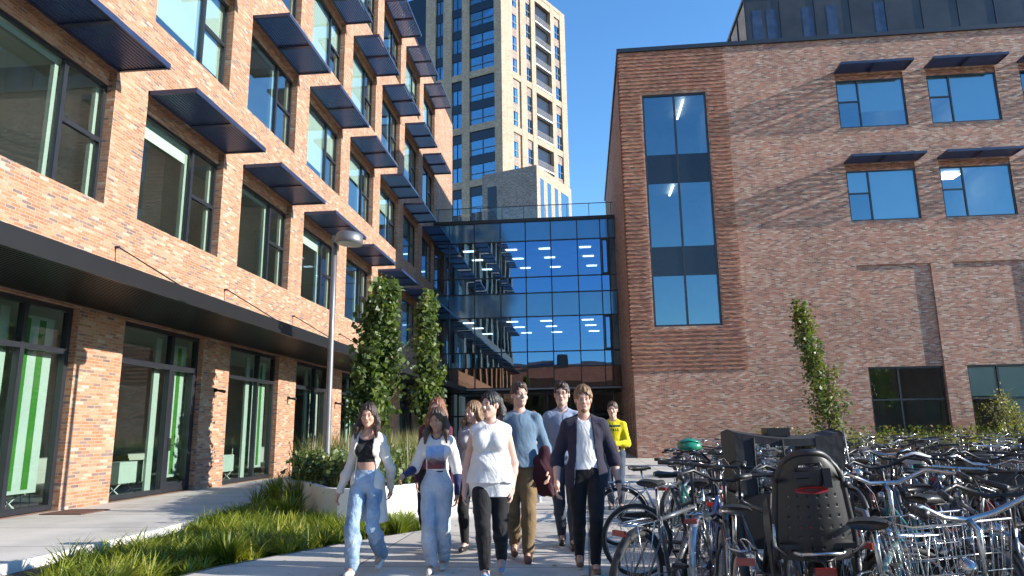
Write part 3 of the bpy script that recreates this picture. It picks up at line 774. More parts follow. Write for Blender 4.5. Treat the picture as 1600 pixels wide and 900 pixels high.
column_tree((-5.35, 17.3, 0), 5.15, .9, .46, (.25, 0), 5400, M['leaf_green'], 'taller leafy columnar tree right of the lamp post, above the white planter', seed=3, leaf=.145, side=.1, group='columnar trees in the planter')
column_tree((-5.55, 25.0, 0), 6.4, 1.2, .44, (-.05, 0), 4600, M['leaf_green'], 'thinner columnar tree farther back, between the first tree and the glass link', seed=5, leaf=.155, group='columnar trees in the planter')
column_tree((8.95, 27.0, 0), 5.95, 1.0, .48, (-.9, 0), 2600, M['leaf_yellow'], 'slender yellow-green tree leaning left before the brown brick wall, behind the bicycles', seed=8, leaf=.13, side=.1)
# trees behind the viewer, seen only as reflections in the panes
for i, (x, y, h) in enumerate(((27, -22, 9), (19, -30, 10), (36, -27, 11), (-22, -38, 9))):
    t = empty('broadleaf_tree', (x, y, -.1), i, ['dark round tree reflected in the ground floor panes of the brown building', 'second reflected tree left of the round one', 'largest reflected tree at the far right', 'lone reflected tree near the brick hall'][i], 'tree', 'trees behind the viewer')
    rg = np.random.default_rng(40+i); mb = MB(); mb.tube([(0,0,0),(.1,0,h*.5),(0,.1,h*.8)], [.25,.18,.05], 8)
    for q in range(9):
        a = q*.7+i; mb.tube([(0,0,h*.35+q*.2), (math.cos(a)*h*.2, math.sin(a)*h*.2, h*.6+q*.1)], [.08,.02], 5)
    mb.build('trunk', M['bark'], t)
    cc = rg.normal(size=(40, 3))*np.array([h*.17, h*.17, h*.15]) + np.array([0, 0, h*.65]); P = np.repeat(cc, 110, 0) + rg.normal(size=(4400, 3))*h*.055
    leaves('crown', P, .3, M['leaf_green'], t, rg)

def blades(spots, hgt, n, spread, rg, wid=.008, arch=.55):
    """arching grass blades: 3 segments each"""
    k = len(spots)*n; S = np.repeat(np.asarray(spots, float), n, 0); H = np.repeat(np.asarray(hgt, float), n)*rg.uniform(.55, 1.15, k)
    az = rg.uniform(0, 2*PI, k); rr = spread*rg.uniform(0, 1, k)
    base = S + np.stack([np.cos(az)*rr*.35, np.sin(az)*rr*.35, np.zeros(k)], 1)
    out = np.stack([np.cos(az), np.sin(az), np.zeros(k)], 1); sd = np.stack([-np.sin(az+.6), np.cos(az+.6), np.zeros(k)], 1)
    ar = arch*rg.uniform(.4, 1.3, k); w = wid*rg.uniform(.7, 1.4, k)
    V = []
    for j, u in enumerate((0, .4, .75, 1.0)):
        hh = H*(u - .45*ar*u*u*1.1); oo = H*ar*u*u*.95 + rr*u*.2
        p = base + out*oo[:, None] + np.array([0, 0, 1])*hh[:, None]
        ww = (w*(1, .95, .6, .06)[j])[:, None]; V += [p - sd*ww, p + sd*ww]
    V = np.stack(V, 1).reshape(-1, 3); b = np.arange(k)[:, None]*8
    F = np.concatenate([b + np.array(q) for q in ([0,1,3,2],[2,3,5,4],[4,5,7,6])], 0)
    tuft = np.repeat(rg.uniform(.1, .8, len(spots)), n); v = np.clip(tuft + rg.normal(0, .16, k), 0, 1)
    return V, F, np.repeat(v, 8)

def inpoly(x, y, poly):
    c = False; j = len(poly)-1
    for i in range(len(poly)):
        if (poly[i][1] > y) != (poly[j][1] > y) and x < (poly[j][0]-poly[i][0])*(y-poly[i][1])/(poly[j][1]-poly[i][1])+poly[i][0]: c = not c
        j = i
    return c
PLANT = [(-5.0,12.4),(-4.1,11.0),(-3.75,10.72),(-3.4,10.70),(-2.1,12.75),(-2.7,14.5),(-3.5,18.5),(-4.6,24),(-5.2,27.5),(-7.4,27.5),(-6.7,17),(-5.6,13)]
rg = np.random.default_rng(11); rp = random.Random(5)
def scatter(poly, step, jit, test=None):
    xs_ = [p[0] for p in poly]; ys_ = [p[1] for p in poly]; out = []
    y = min(ys_)
    while y < max(ys_):
        x = min(xs_)
        while x < max(xs_):
            px, py = x + rp.uniform(-jit, jit), y + rp.uniform(-jit, jit)
            if inpoly(px, py, poly) and (test is None or test(px, py)): out.append((px, py))
            x += step
        y += step
    return out
def segd(a, b, x, y):
    dx, dy = b[0]-a[0], b[1]-a[1]; t = max(0, min(1, ((x-a[0])*dx+(y-a[1])*dy)/max(1e-9, dx*dx+dy*dy))); return math.hypot(x-a[0]-t*dx, y-a[1]-t*dy)
def edge(poly, x, y):
    return min(segd(a, b, x, y) for a, b in zip(poly, poly[1:]+poly[:1]))
def kerbd(x, y): return min(segd(a, b, x, y) for a, b in zip(BED[:6], BED[1:7]))
sp = scatter(BED, .19, .08, lambda x, y: y < 13 and edge(BED, x, y) > .14 and kerbd(x, y) > (.72 if y < 11 else .35) and (y > 7.2 or x > -5.2) and not inpoly(x, y, PLANT))
V, F, v = blades([(x, y, -.1) for x, y in sp], [rp.uniform(.26, .46) for _ in sp], 62, .17, rg, .0075, .8)
npmesh('ornamental_grass', V, F, M['grass_bright'], None, v)['kind'] = 'stuff'
sp = scatter(BED, .34, .12, lambda x, y: 13 <= y and edge(BED, x, y) > .2 and not inpoly(x, y, PLANT))
V, F, v = blades([(x, y, -.1) for x, y in sp], [rp.uniform(.5, .8) for _ in sp], 46, .18, rg, .009, .5)
npmesh('low_planting', V, F, M['grass_bright'], None, v)['kind'] = 'stuff'
# single tufts one can tell apart
def tuft(loc, h, n, mat, label, group, name='grass_tuft', plumes=0, arch=.6, spread=.2, cat='plant', wid=.008):
    t = empty(name, loc, rp.uniform(0, 6), label, cat, group)
    V, F, v = blades([(0, 0, 0)]*3, [h]*3, n//3, spread, rg, wid, arch); npmesh('blades', V, F, mat, t, v)
    for i in range(plumes):
        a = rp.uniform(0, 6.28); L = h*rp.uniform(1.3, 1.75); o = L*rp.uniform(.08, .28)
        mb = MB(); pts = [(math.cos(a)*o*u*u, math.sin(a)*o*u*u, L*u) for u in (0, .35, .7, 1)]; mb.tube(pts, [.004, .0035, .003, .002], 4)
        q0, q1 = Vector(pts[2]), Vector(pts[3])
        for s in range(46):
            p = q0.lerp(q1, (s/46)) ; d = Vector((rp.uniform(-1,1), rp.uniform(-1,1), 1.2)).normalized()*rp.uniform(.03, .06)
            w = Vector((rp.uniform(-1,1), rp.uniform(-1,1), 0)).normalized()*.006
            mb.add([p-w, p+w, p+d], [(0, 1, 2)])
        mb.build('seed_head', M['grass_dry'], t)
    return t
G1 = 'bright grass tufts along the path'
tuft((-3.98, 7.85, -.08), .46, 240, M['grass_bright'], 'bright green grass tuft at the path edge, nearest the camera in the bed', G1)
tuft((-2.62, 9.95, -.08), .42, 220, M['grass_bright'], 'small grass tuft between the two people in light jeans, in front of the white planter', G1)
tuft((-2.95, 9.6, -.08), .3, 160, M['grass_bright'], 'low grass tuft beside the white cardigan hem at the bed corner', G1)
G2 = 'tall feather grasses in the bed'
tuft((-5.05, 12.4, -.08), .85, 260, M['grass_bright'], 'tall feather grass with dry plumes just left of the lamp post', G2, 'feather_grass', 8, .45, .25)
tuft((-5.55, 13.6, -.08), .8, 240, M['grass_bright'], 'tall feather grass with plumes, second left of the lamp post', G2, 'feather_grass', 7, .45, .25)
tuft((-4.75, 11.3, -.08), .62, 240, M['grass_bright'], 'bushy grass without plumes at the foot of the lamp post', G2, 'feather_grass', 2, .55, .25)
# white planter with curved wall
def planter(poly, h, th, label):
    t = empty('planter', (0, 0, 0), 0, label, 'planter')
    cx = sum(p[0] for p in poly)/len(poly); cy = sum(p[1] for p in poly)/len(poly)
    N = len(poly); inn = []
    for i in range(N):
        a = Vector(poly[i-1]); b = Vector(poly[i]); c = Vector(poly[(i+1) % N]); d1 = (b-a).normalized(); d2 = (c-b).normalized()
        n1 = Vector((-d1.y, d1.x)); n2 = Vector((-d2.y, d2.x)); m = (n1+n2).normalized(); s = 1 if (Vector((cx, cy))-b).dot(m) > 0 else -1
        inn.append(b + m*s*th/max(.5, abs(m.dot(n1))))
    vs = [(p[0], p[1], -.1) for p in poly] + [(p[0], p[1], h) for p in poly] + [(p.x, p.y, h) for p in inn] + [(p.x, p.y, .3) for p in inn]
    fs = []
    for i in range(N):
        j = (i+1) % N; fs += [(i, j, N+j, N+i), (N+i, N+j, 2*N+j, 2*N+i), (2*N+i, 2*N+j, 3*N+j, 3*N+i)]
    mb = MB(); mb.add(vs, fs); mb.build('wall', M['concrete_white'], t)
    mb = MB(); mb.add([(p.x, p.y, h-.09) for p in inn], [tuple(range(N))]); mb.build('soil', M['soil'], t)
planter(PLANT, .53, .12, 'low white concrete planter with a curved front wall behind the walkers')
sp = scatter(PLANT, .26, .1, lambda x, y: edge(PLANT, x, y) > .2)
rg2 = np.random.default_rng(9)
P = np.concatenate([np.array([x, y, .45]) + rg2.normal(size=(130, 3))*np.array([.13, .13, .0]) + np.stack([np.zeros(130), np.zeros(130), rg2.uniform(0, .6 if x < -3.2 else .3, 130)], 1) for x, y in sp])
o = leaves('planter_shrubs', P, .08, M['leaf_green'], None, rg2); o['kind'] = 'stuff'
V, F, v = blades([(x, y, .44) for x, y in sp[::2]], [rp.uniform(.6, 1.15) for _ in sp[::2]], 26, .15, rg, .006, .3)
npmesh('planter_grass', V, F, M['grass_dry'], None, v)['kind'] = 'stuff'
# beds by the brown building
def flatbed(name, poly, wallh=.14):
    mb = MB(); N = len(poly)
    for i in range(N):
        a, b = poly[i], poly[(i+1) % N]; mb.beam((a[0],a[1],wallh/2+.002), (b[0],b[1],wallh/2+.002), .14, wallh)
    k = mb.build(name + '_kerb', M['kerb_stone']); k['kind'] = 'structure'
    sheet(name + '_soil', poly, .05, M['soil'])
B2 = [(7.0,29.5),(24,29.5),(24,34.7),(7.0,34.7)]
flatbed('wall_bed', B2)
sp = scatter(B2, .33, .14, lambda x, y: edge(B2, x, y) > .2)
V, F, v = blades([(x, y, .05) for x, y in sp], [rp.uniform(.5, 1.2) for _ in sp], 26, .2, rg, .014, .45); npmesh('wall_bed_grass', V, F, M['grass_dry'], None, v)['kind'] = 'stuff'
P = np.concatenate([np.array([x, y, .08]) + rg2.normal(size=(34, 3))*np.array([.2, .2, .0]) + np.stack([np.zeros(34), np.zeros(34), rg2.uniform(0, rp.choice([.3,.6,1.0,1.3]), 34)], 1) for x, y in sp if rp.random() < .55])
leaves('wall_bed_shrubs', P, .1, M['leaf_yellow'], None, rg2)['kind'] = 'stuff'
B3 = [(6.6,13.2),(12.5,13.2),(12.5,16.6),(7.2,16.6)]
flatbed('bike_bed', B3)
sp = scatter(B3, .3, .1, lambda x, y: edge(B3, x, y) > .2)
V, F, v = blades([(x, y, .05) for x, y in sp], [rp.uniform(.25, .5) for _ in sp], 40, .2, rg, .012, .6); npmesh('bike_bed_grass', V, F, M['grass_bright'], None, v)['kind'] = 'stuff'
# dry shrub before the right ground floor pane
t = empty('dry_shrub', (18.4, 33.2, .05), 0, 'tall rusty brown shrub before the rightmost ground floor window', 'shrub')
mb = MB(); 
for i in range(26):
    a = rp.uniform(0, 6.28); L = rp.uniform(1.4, 2.3); o_ = rp.uniform(.2, .9); mb.tube([(0,0,0), (math.cos(a)*o_*.4, math.sin(a)*o_*.4, L*.6), (math.cos(a)*o_, math.sin(a)*o_, L)], [.02, .012, .004], 5)
mb.build('stems', M['bark'], t)
P = np.concatenate([rg2.normal(size=(90, 3))*np.array([.16, .16, .22]) + np.array([math.cos(a)*r_, math.sin(a)*r_, z_]) for a, r_, z_ in [(rp.uniform(0, 6.3), rp.uniform(.1, .9), rp.uniform(.6, 2.4)) for _ in range(22)]]); leaves('foliage', P, .08, M['grass_dry'], t, rg2)

# ================================================================== street lamp
t = empty('street_lamp', (-4.56, 12.40, -.1), 0, 'grey metal street lamp with a short drum head facing the path', 'street lamp')
mb = MB(); mb.lathe([(.075,0),(.075,.06),(.062,.08),(.058,1.2),(.052,3.0),(.046,5.06),(.0,5.08)], 16); mb.build('pole', M['steel'], t)
mb = MB(); mb.lathe([(.11,0),(.11,.03),(.07,.035)], 16); mb.box(.055,.07,-.04,.04,.6,.95); mb.build('base_plate', M['steel'], t)
mb = MB(); mt = Matrix.Translation((.30, -.06, 5.0)) @ Matrix.Rotation(R(4), 4, 'Y') @ Matrix.Diagonal((1.22, 1.22, 1.15, 1))
mb.lathe([(0,.11),(.16,.105),(.2,.07),(.21,-.02),(.205,-.075),(.19,-.08)], 28, 0, mt); mb.box(-.02, .12, -.085, -.035, 4.95, 5.09)
hd = mb.build('lamp_head', M['steel'], t)
mb = MB(); mb.lathe([(.19,-.08),(.12,-.10),(0,-.105)], 28, 0, mt); mb.build('diffuser', plain('diffuser', (.55,.56,.5), .25, 0, .05, 3), hd)

# brick hall behind the viewer: gives the panes something to reflect
t = empty('brick_hall', (0, 0, 0), 0, 'low red brick hall with windows, seen reflected in the glass link', 'building')
mb = MB(); hh = [(x, x+2.4, 2.0, 5.0) for x in range(-38, 66, 5)]
wall(mb, 'y', -45, -42, 70, -.1, 11.0, hh, .2, sign=1)
mb.quad((70,-45,-.1),(70,-60,-.1),(70,-60,11.0),(70,-45,11.0)); mb.quad((-42,-45,11.0),(70,-45,11.0),(70,-52.5,15),(-42,-52.5,15)); mb.add([(70,-45,11.0),(70,-60,11.0),(70,-52.5,15)],[(0,1,2)])
mb.build('wall', M['brick_red'], t)
for h in hh:
    mb = MB(); mb.quad((h[0],-45.2,h[2]),(h[1],-45.2,h[2]),(h[1],-45.2,h[3]),(h[0],-45.2,h[3])); mb.build('window', M['clad_glass'], t)
mb = MB(); mb.box(-5,-3,-52,-50,13,16.5); mb.build('chimney', M['brick_red'], t)

P = np.stack([rg2.uniform(-4.5, 1.5, 420), rg2.uniform(5.5, 24, 420), np.full(420, .006)], 1); P = P[[not inpoly(p[0], p[1], BED) for p in P]]
o = leaves('fallen_leaves', P, .055, M['leaf_yellow'], None, rg2, val=.9); o['kind'] = 'stuff'
zz = np.zeros(len(o.data.vertices)*3, np.float32); o.data.vertices.foreach_get('co', zz); zz[2::3] = .005 + np.abs(zz[2::3]-.006)*.15; o.data.vertices.foreach_set('co', zz)
# ================================================================== bicycles
M['tyre'] = plain('tyre', (.02,.02,.02), .75, 0, .15, 20)
M['tyre_cream'] = plain('tyre_cream', (.55,.50,.40), .7, 0, .1, 20)
M['black_plastic'] = plain('black_plastic', (.018,.018,.019), .45, 0, .15, 10)
M['black_leather'] = plain('black_leather', (.02,.019,.018), .38, 0, .15, 15, bump=.2, bscale=120)
M['brown_leather'] = plain('brown_leather', (.20,.10,.05), .5, 0, .2, 15)
M['reflector_red'] = plain('reflector_red', (.30,.02,.015), .25, 0, .1, 30, spec=.8)
M['lamp_glass'] = plain('lamp_glass', (.8,.8,.78), .1, .3, .02, 5)
PAINT = {}
def paint(nm, col, metal=.0, rough=.28):
    PAINT[nm] = plain('paint_' + nm, col, rough, metal, .08, 4, spec=.6, coat=.6)
for nm, col in dict(black=(.015,.015,.017), grey=(.10,.105,.11), silver=(.50,.51,.53), white=(.70,.70,.68), red=(.45,.02,.03), navy=(.02,.04,.14), green=(.10,.16,.13), sage=(.28,.34,.31), cream=(.60,.55,.38), blue=(.05,.16,.40), teal=(.03,.25,.24), maroon=(.16,.02,.03)).items():
    paint(nm, col, .6 if nm == 'silver' else 0)

def wheel(parent, name, x, r=.34, tyre='tyre', det=1):
    w = MB(); n = 28 if det else 20
    ring = [(x + (r-.038)*math.cos(2*PI*i/n), 0, r + (r-.038)*math.sin(2*PI*i/n)) for i in range(n)]
    w.tube(ring, .011, 6, 0, closed=True)
    w.tube([(x, -.045, r), (x, .045, r)], .022 if det else .03, 8)
    ns = 28 if det else 14
    for i in range(ns):
        a = 2*PI*i/ns; b = a + (.35 if i % 2 else -.35); s = .025 if i % 4 < 2 else -.025
        w.tube([(x+.02*math.cos(b), s, r+.02*math.sin(b)), (x+(r-.045)*math.cos(a), 0, r+(r-.045)*math.sin(a))], .0016 if det else .002, 3, 0, cap=False)
    o = w.build(name, M['chrome'], parent)
    t = MB(); ring = [(x + (r-.02)*math.cos(2*PI*i/36), 0, r + (r-.02)*math.sin(2*PI*i/36)) for i in range(36)]
    t.tube(ring, .021, 8, 0, closed=True); t.build('tyre', M[tyre], o)
    return o

def saddle_mesh(x, z, mat, parent, w=.085):
    sec = [(-.13, w, .03, 0), (-.09, w*1.02, .045, .004), (-.03, w*.72, .04, .0), (.04, w*.36, .032, -.004), (.10, w*.24, .028, -.002), (.135, w*.12, .02, -.008)]
    vs = []; n = 10
    for (dx, ww, th, dz) in sec:
        for k in range(n):
            a = 2*PI*k/n; vs.append((x+dx, ww*math.cos(a), z + dz + th*.6*math.sin(a)*(1 if math.sin(a) > 0 else 1.3)))
    fs = []
    for i in range(len(sec)-1):
        for k in range(n): fs.append((i*n+k, i*n+(k+1) % n, (i+1)*n+(k+1) % n, (i+1)*n+k))
    fs += [tuple(range(n)), tuple((len(sec)-1)*n+k for k in range(n-1, -1, -1))]
    mb = MB(); mb.add(vs, fs, 0, True)
    mb.tube([(x-.09, .03, z-.035), (x+.08, .02, z-.03)], .004, 5); mb.tube([(x-.09, -.03, z-.035), (x+.08, -.02, z-.03)], .004, 5)
    return mb.build('saddle', mat, parent)

def bicycle(name='bicycle', col='black', style='step', bar='swept', basket=None, seat='black_leather', rack=True, guards=True, tyre='tyre', det=1, turn=0.0, childseat=False, barmat='alu_black', guardcol=None, chaincase=True, hz=1.02, sz=.93, lamp=True, bell=False):
    """+X is forward, wheels on z=0"""
    root = empty(name); P = PAINT[col]
    f = MB(); rt = .017
    bb = (0, 0, .29); st = (-.16, 0, .74 if style != 'step' else .66); rh = (-.47, 0, .34); h0 = (.44, 0, .62); h1 = (.40, 0, .78 if style != 'step' else .82)
    f.tube([bb, st], rt, 8)
    if style == 'step':
        f.tube([(.42,0,.70), (.25,0,.52), (.07,0,.36), bb], rt*1.15, 8); f.tube([(.41,0,.76), (.22,0,.62), (-.0,0,.45), (-.08,0,.44)], rt*.9, 8)
    elif style == 'mixte':
        f.tube([(.43,0,.66), bb], rt*1.2, 8); f.tube([(.405,0,.77), (-.12,0,.55), (-.14,0,.54)], rt, 8)
    else:
        f.tube([(.43,0,.66), bb], rt*1.2, 8); f.tube([(.405,0,.76), (-.16,0,.72)], rt, 8)
    f.tube([h0, h1], .021, 10)
    for s in (-1, 1):
        f.tube([(bb[0], s*.02, bb[2]), (-.2, s*.05, .31), (rh[0], s*.06, rh[2])], .009, 6)
        f.tube([(st[0], s*.012, st[2]-.03), (-.24, s*.045, .60), (rh[0], s*.06, rh[2])], .008, 6)
    fr = f.build('frame', P, root)
    fk = empty('fork_assembly', (.42, 0, 0)); fk.parent = root; KIDS.setdefault(root.name, []).append(fk)
    # steerable front: built as meshes directly under the root, turned about the head axis
    C.objects.unlink(fk); KIDS[root.name].remove(fk); bpy.data.objects.remove(fk)
    T = Matrix.Translation((.42, 0, 0)) @ Matrix.Rotation(turn, 4, 'Z') @ Matrix.Translation((-.42, 0, 0))
    def tr(o): o.data.transform(T); return o
    g = MB(); fh = .60
    for s in (-1, 1): g.tube([(.45, s*.03, .60), (.475, s*.055, .52), (.53, s*.055, .42), (fh, s*.055, .34)], [.013,.013,.011,.008], 7)
    g.tube([(.45,-.03,.60), (.45,.03,.60)], .016, 8); tr(g.build('fork', P, root))
    fw = tr(wheel(root, 'front_wheel', fh, .34, tyre, det)); KIDS[fw.name][0].data.transform(T)
    wheel(root, 'rear_wheel', rh[0], .34, tyre, det)
    # handlebar with stem and grips
    hb = MB(); hb.tube([(.40,0,.78), (.385,0,hz-.03), (.43,0,hz)], .012, 8)
    if bar == 'swept':
        pts = [(.16,-.28,hz+.03), (.26,-.29,hz+.05), (.40,-.20,hz+.07), (.44,-.07,hz+.01), (.44,.07,hz+.01), (.40,.20,hz+.07), (.26,.29,hz+.05), (.16,.28,hz+.03)]
    elif bar == 'wave':
        pts = [(.20,-.30,hz+.075), (.30,-.285,hz+.08), (.38,-.21,hz+.075), (.43,-.10,hz+.02), (.44,0,hz), (.43,.10,hz+.02), (.38,.21,hz+.075), (.30,.285,hz+.08), (.20,.30,hz+.075)]
    else:
        pts = [(.36,-.30,hz), (.42,-.18,hz+.005), (.44,0,hz), (.42,.18,hz+.005), (.36,.30,hz)]
    hb.tube(pts, .0115, 8); HB = tr(hb.build('handlebar', M[barmat], root))
    for s in (0, -1):
        a, b = (pts[0], pts[1]) if s == 0 else (pts[-1], pts[-2]); a = Vector(a); b = Vector(b)
        q = MB(); q.tube([a + (a-b)*.03, a.lerp(b, min(1, .12/(b-a).length))], .0165, 8); tr(q.build('grip', M['black_plastic'], HB))
        q = MB(); c = a.lerp(b, min(.95, .13/(b-a).length)); q.tube([c, c + Vector((.05, 0, -.02)), c + (a-b).normalized()*.08 + Vector((.05, 0, -.025))], .005, 5)
        tr(q.build('brake_lever', M['chrome'], HB))
    if det:
        q = MB()
        for s in (-1, 1): q.tube([(.36, s*.2, hz+.03), (.50, s*.12, hz+.07), (.52, s*.03, hz-.05), (.46, 0, .70)], .0025, 4)
        tr(q.build('cables', M['black_plastic'], HB))
    if bell:
        q = MB(); q.lathe([(0,.03),(.018,.026),(.028,.01),(.028,0),(0,0)], 12, 0, Matrix.Translation((.40,.14,hz+.06))); tr(q.build('bell', M['chrome'], HB))
    # saddle
    q = MB(); q.tube([(-.155,0,.62), (-.205,0,sz-.035)], .0125, 8); q.build('seat_post', M['chrome'], root); saddle_mesh(-.22, sz, M[seat], root)
    # drivetrain
    q = MB(); q.tube([(0,-.06,.29), (0,.06,.29)], .018, 8)
    for s in (-1, 1):
        q.beam((0, s*.065, .29), (s*.10, s*.07, .29 - s*.13), .012, .02)
    n = 24; q.tube([(.085*math.cos(2*PI*i/n), -.045, .29+.085*math.sin(2*PI*i/n)) for i in range(n)], .006, 4, closed=True)
    ck = q.build('crankset', M['steel'], root)
    for s in (-1, 1):
        q = MB(); q.box(s*.10-.04, s*.10+.04, min(s*.08, s*.17), max(s*.08, s*.17), .29-s*.13-.012, .29-s*.13+.012); q.build('pedal', M['black_plastic'], ck)
    q = MB()
    if chaincase: 
        q.tube([(.08,-.05,.29),(.05,-.05,.37),(-.1,-.05,.385),(-.47,-.05,.375),(-.52,-.05,.34),(-.47,-.05,.30),(-.1,-.05,.22),(.05,-.05,.205)], .012, 6, closed=True)
        q.box(-.47,.04,-.056,-.046,.24,.37); q.build('chain_guard', M['black_plastic'], root)
    else:
        q.tube([(.0,-.05,.375),(-.47,-.05,.38)], .004, 4); q.tube([(.0,-.05,.205),(-.47,-.05,.30)], .004, 4); q.build('chain', M['steel'], root)
    if guards:
        gm = PAINT[guardcol] if guardcol else M['black_plastic']
        for (x, a0, a1, nm) in ((rh[0], 10, 200, 'rear_mudguard'), (fh, 25, 175, 'front_mudguard')):
            m_ = MB(); N = 14; vs = []
            for i in range(N+1):
                a = R(a0 + (a1-a0)*i/N); rr = .365
                for (yy, dr) in ((-.026,-.012), (-.014,0), (.014,0), (.026,-.012)): vs.append((x+(rr+dr)*math.cos(a), yy, .34+(rr+dr)*math.sin(a)))
            fs = [(i*4+k, i*4+k+1, (i+1)*4+k+1, (i+1)*4+k) for i in range(N) for k in range(3)]
            m_.add(vs, fs, 0, True)
            aa = R(a1-12)
            for s in (-1, 1): m_.tube([(x, s*.06, .34), (x+.36*math.cos(aa), s*.024, .34+.36*math.sin(aa))], .003, 4)
            o = m_.build(nm, gm, root)
            if nm[0] == 'f': tr(o)
    if rack:
        q = MB(); z = .735
        q.tube([(-.24,-.03,z), (-.30,-.06,z), (-.62,-.065,z), (-.68,-.03,z), (-.68,.03,z), (-.62,.065,z), (-.30,.06,z), (-.24,.03,z)], .006, 6)
        q.tube([(-.3,-.02,z),(-.67,-.02,z)], .005, 5); q.tube([(-.3,.02,z),(-.67,.02,z)], .005, 5)
        for s in (-1, 1):
            q.tube([(-.60, s*.064, z), (rh[0], s*.065, .34)], .005, 5); q.tube([(-.36, s*.062, z), (rh[0], s*.065, .34)], .005, 5)
        q.build('rack', M['chrome' if det and not childseat else 'alu_black'], root)
    q = MB(); q.box(-.735,-.71,-.045,.045,.675,.71) if rack else q.box(-.86,-.835,-.025,.025,.50,.57); q.build('tail_reflector', M['reflector_red'], root)
    if lamp:
        q = MB(); q.lathe([(0,-.04),(.025,-.03),(.036,0),(.036,.012),(0,.016)], 12, 0, Matrix.Translation((.50,0,.80)) @ Matrix.Rotation(PI/2, 4, 'Y')); tr(q.build('headlight', M['chrome'], root))
    q = MB(); q.tube([(-.12,.05,.29), (-.08,.22,.012)], .009, 6); q.tube([(-.08,.22,.012), (-.05,.25,.012)], .009, 6); q.build('kickstand', M['steel'], root)
    if basket == 'wire':
        q = MB(); x0, x1, y0, y1, z0, z1 = .48, .78, -.20, .20, .72, .97
        for z, e in ((z1, .0), (z0, .03), ((z0+z1)/2, .015), (z0+.19, .01), (z0+.06, .02)):
            q.tube([(x0+e,y0+e,z),(x1-e,y0+e,z),(x1-e,y1-e,z),(x0+e,y1-e,z)], .0045 if z == z1 else .0024, 5, closed=True)
        for i in range(11):
            y = y0 + (y1-y0)*i/10
            q.tube([(x0,y,z1),(x0+.03,y*.86,z0),(x1-.03,y*.86,z0),(x1,y,z1)], .0022, 4)
        for i in range(8):
            x = x0+(x1-x0)*i/7
            q.tube([(x,y0,z1),(.63+(x-.63)*.8,y0+.03,z0),(.63+(x-.63)*.8,y1-.03,z0),(x,y1,z1)], .0022, 4)
        tr(q.build('basket', M['chrome'], root))
    elif basket == 'wicker':
        q = MB(); x0, x1, y0, y1 = .48, .76, -.2, .2
        for j in range(12):
            z = .73 + j*.02; e = .03*(1-j/11)
            q.tube([(x0+e,y0+e,z),(x1-e,y0+e,z),(x1-e,y1-e,z),(x0+e,y1-e,z)], .011, 5, closed=True)
        q.box(x0+.03,x1-.03,y0+.03,y1-.03,.72,.735)
        tr(q.build('basket', plain('wicker', (.22,.14,.09), .8, 0, .3, 40) if 'wicker' not in M else M['wicker'], root))
    elif basket == 'crate':
        q = MB(); x0, x1, y0, y1, z0, z1 = -.70, -.30, -.17, .17, .76, .97
        for (a, b, c_, d_) in ((x0,x0+.015,y0,y1),(x1-.015,x1,y0,y1),(x0+.015,x1-.015,y0,y0+.015),(x0+.015,x1-.015,y1-.015,y1)): q.box(a,b,c_,d_,z0,z1)
        q.box(x0+.015,x1-.015,y0+.015,y1-.015,z0,z0+.015); q.build('crate', M['black_plastic'], root)
    elif basket == 'panniers':
        for s in (-1, 1):
            q = MB(); a, b = sorted((s*.07, s*.20)); q.box(-.66,-.32,a,b,.42,.75); q.box(-.665,-.315,a-.004,b+.004,.68,.765); q.build('pannier', M['black_leather'], root)
    if childseat: child_seat(root)
    return root

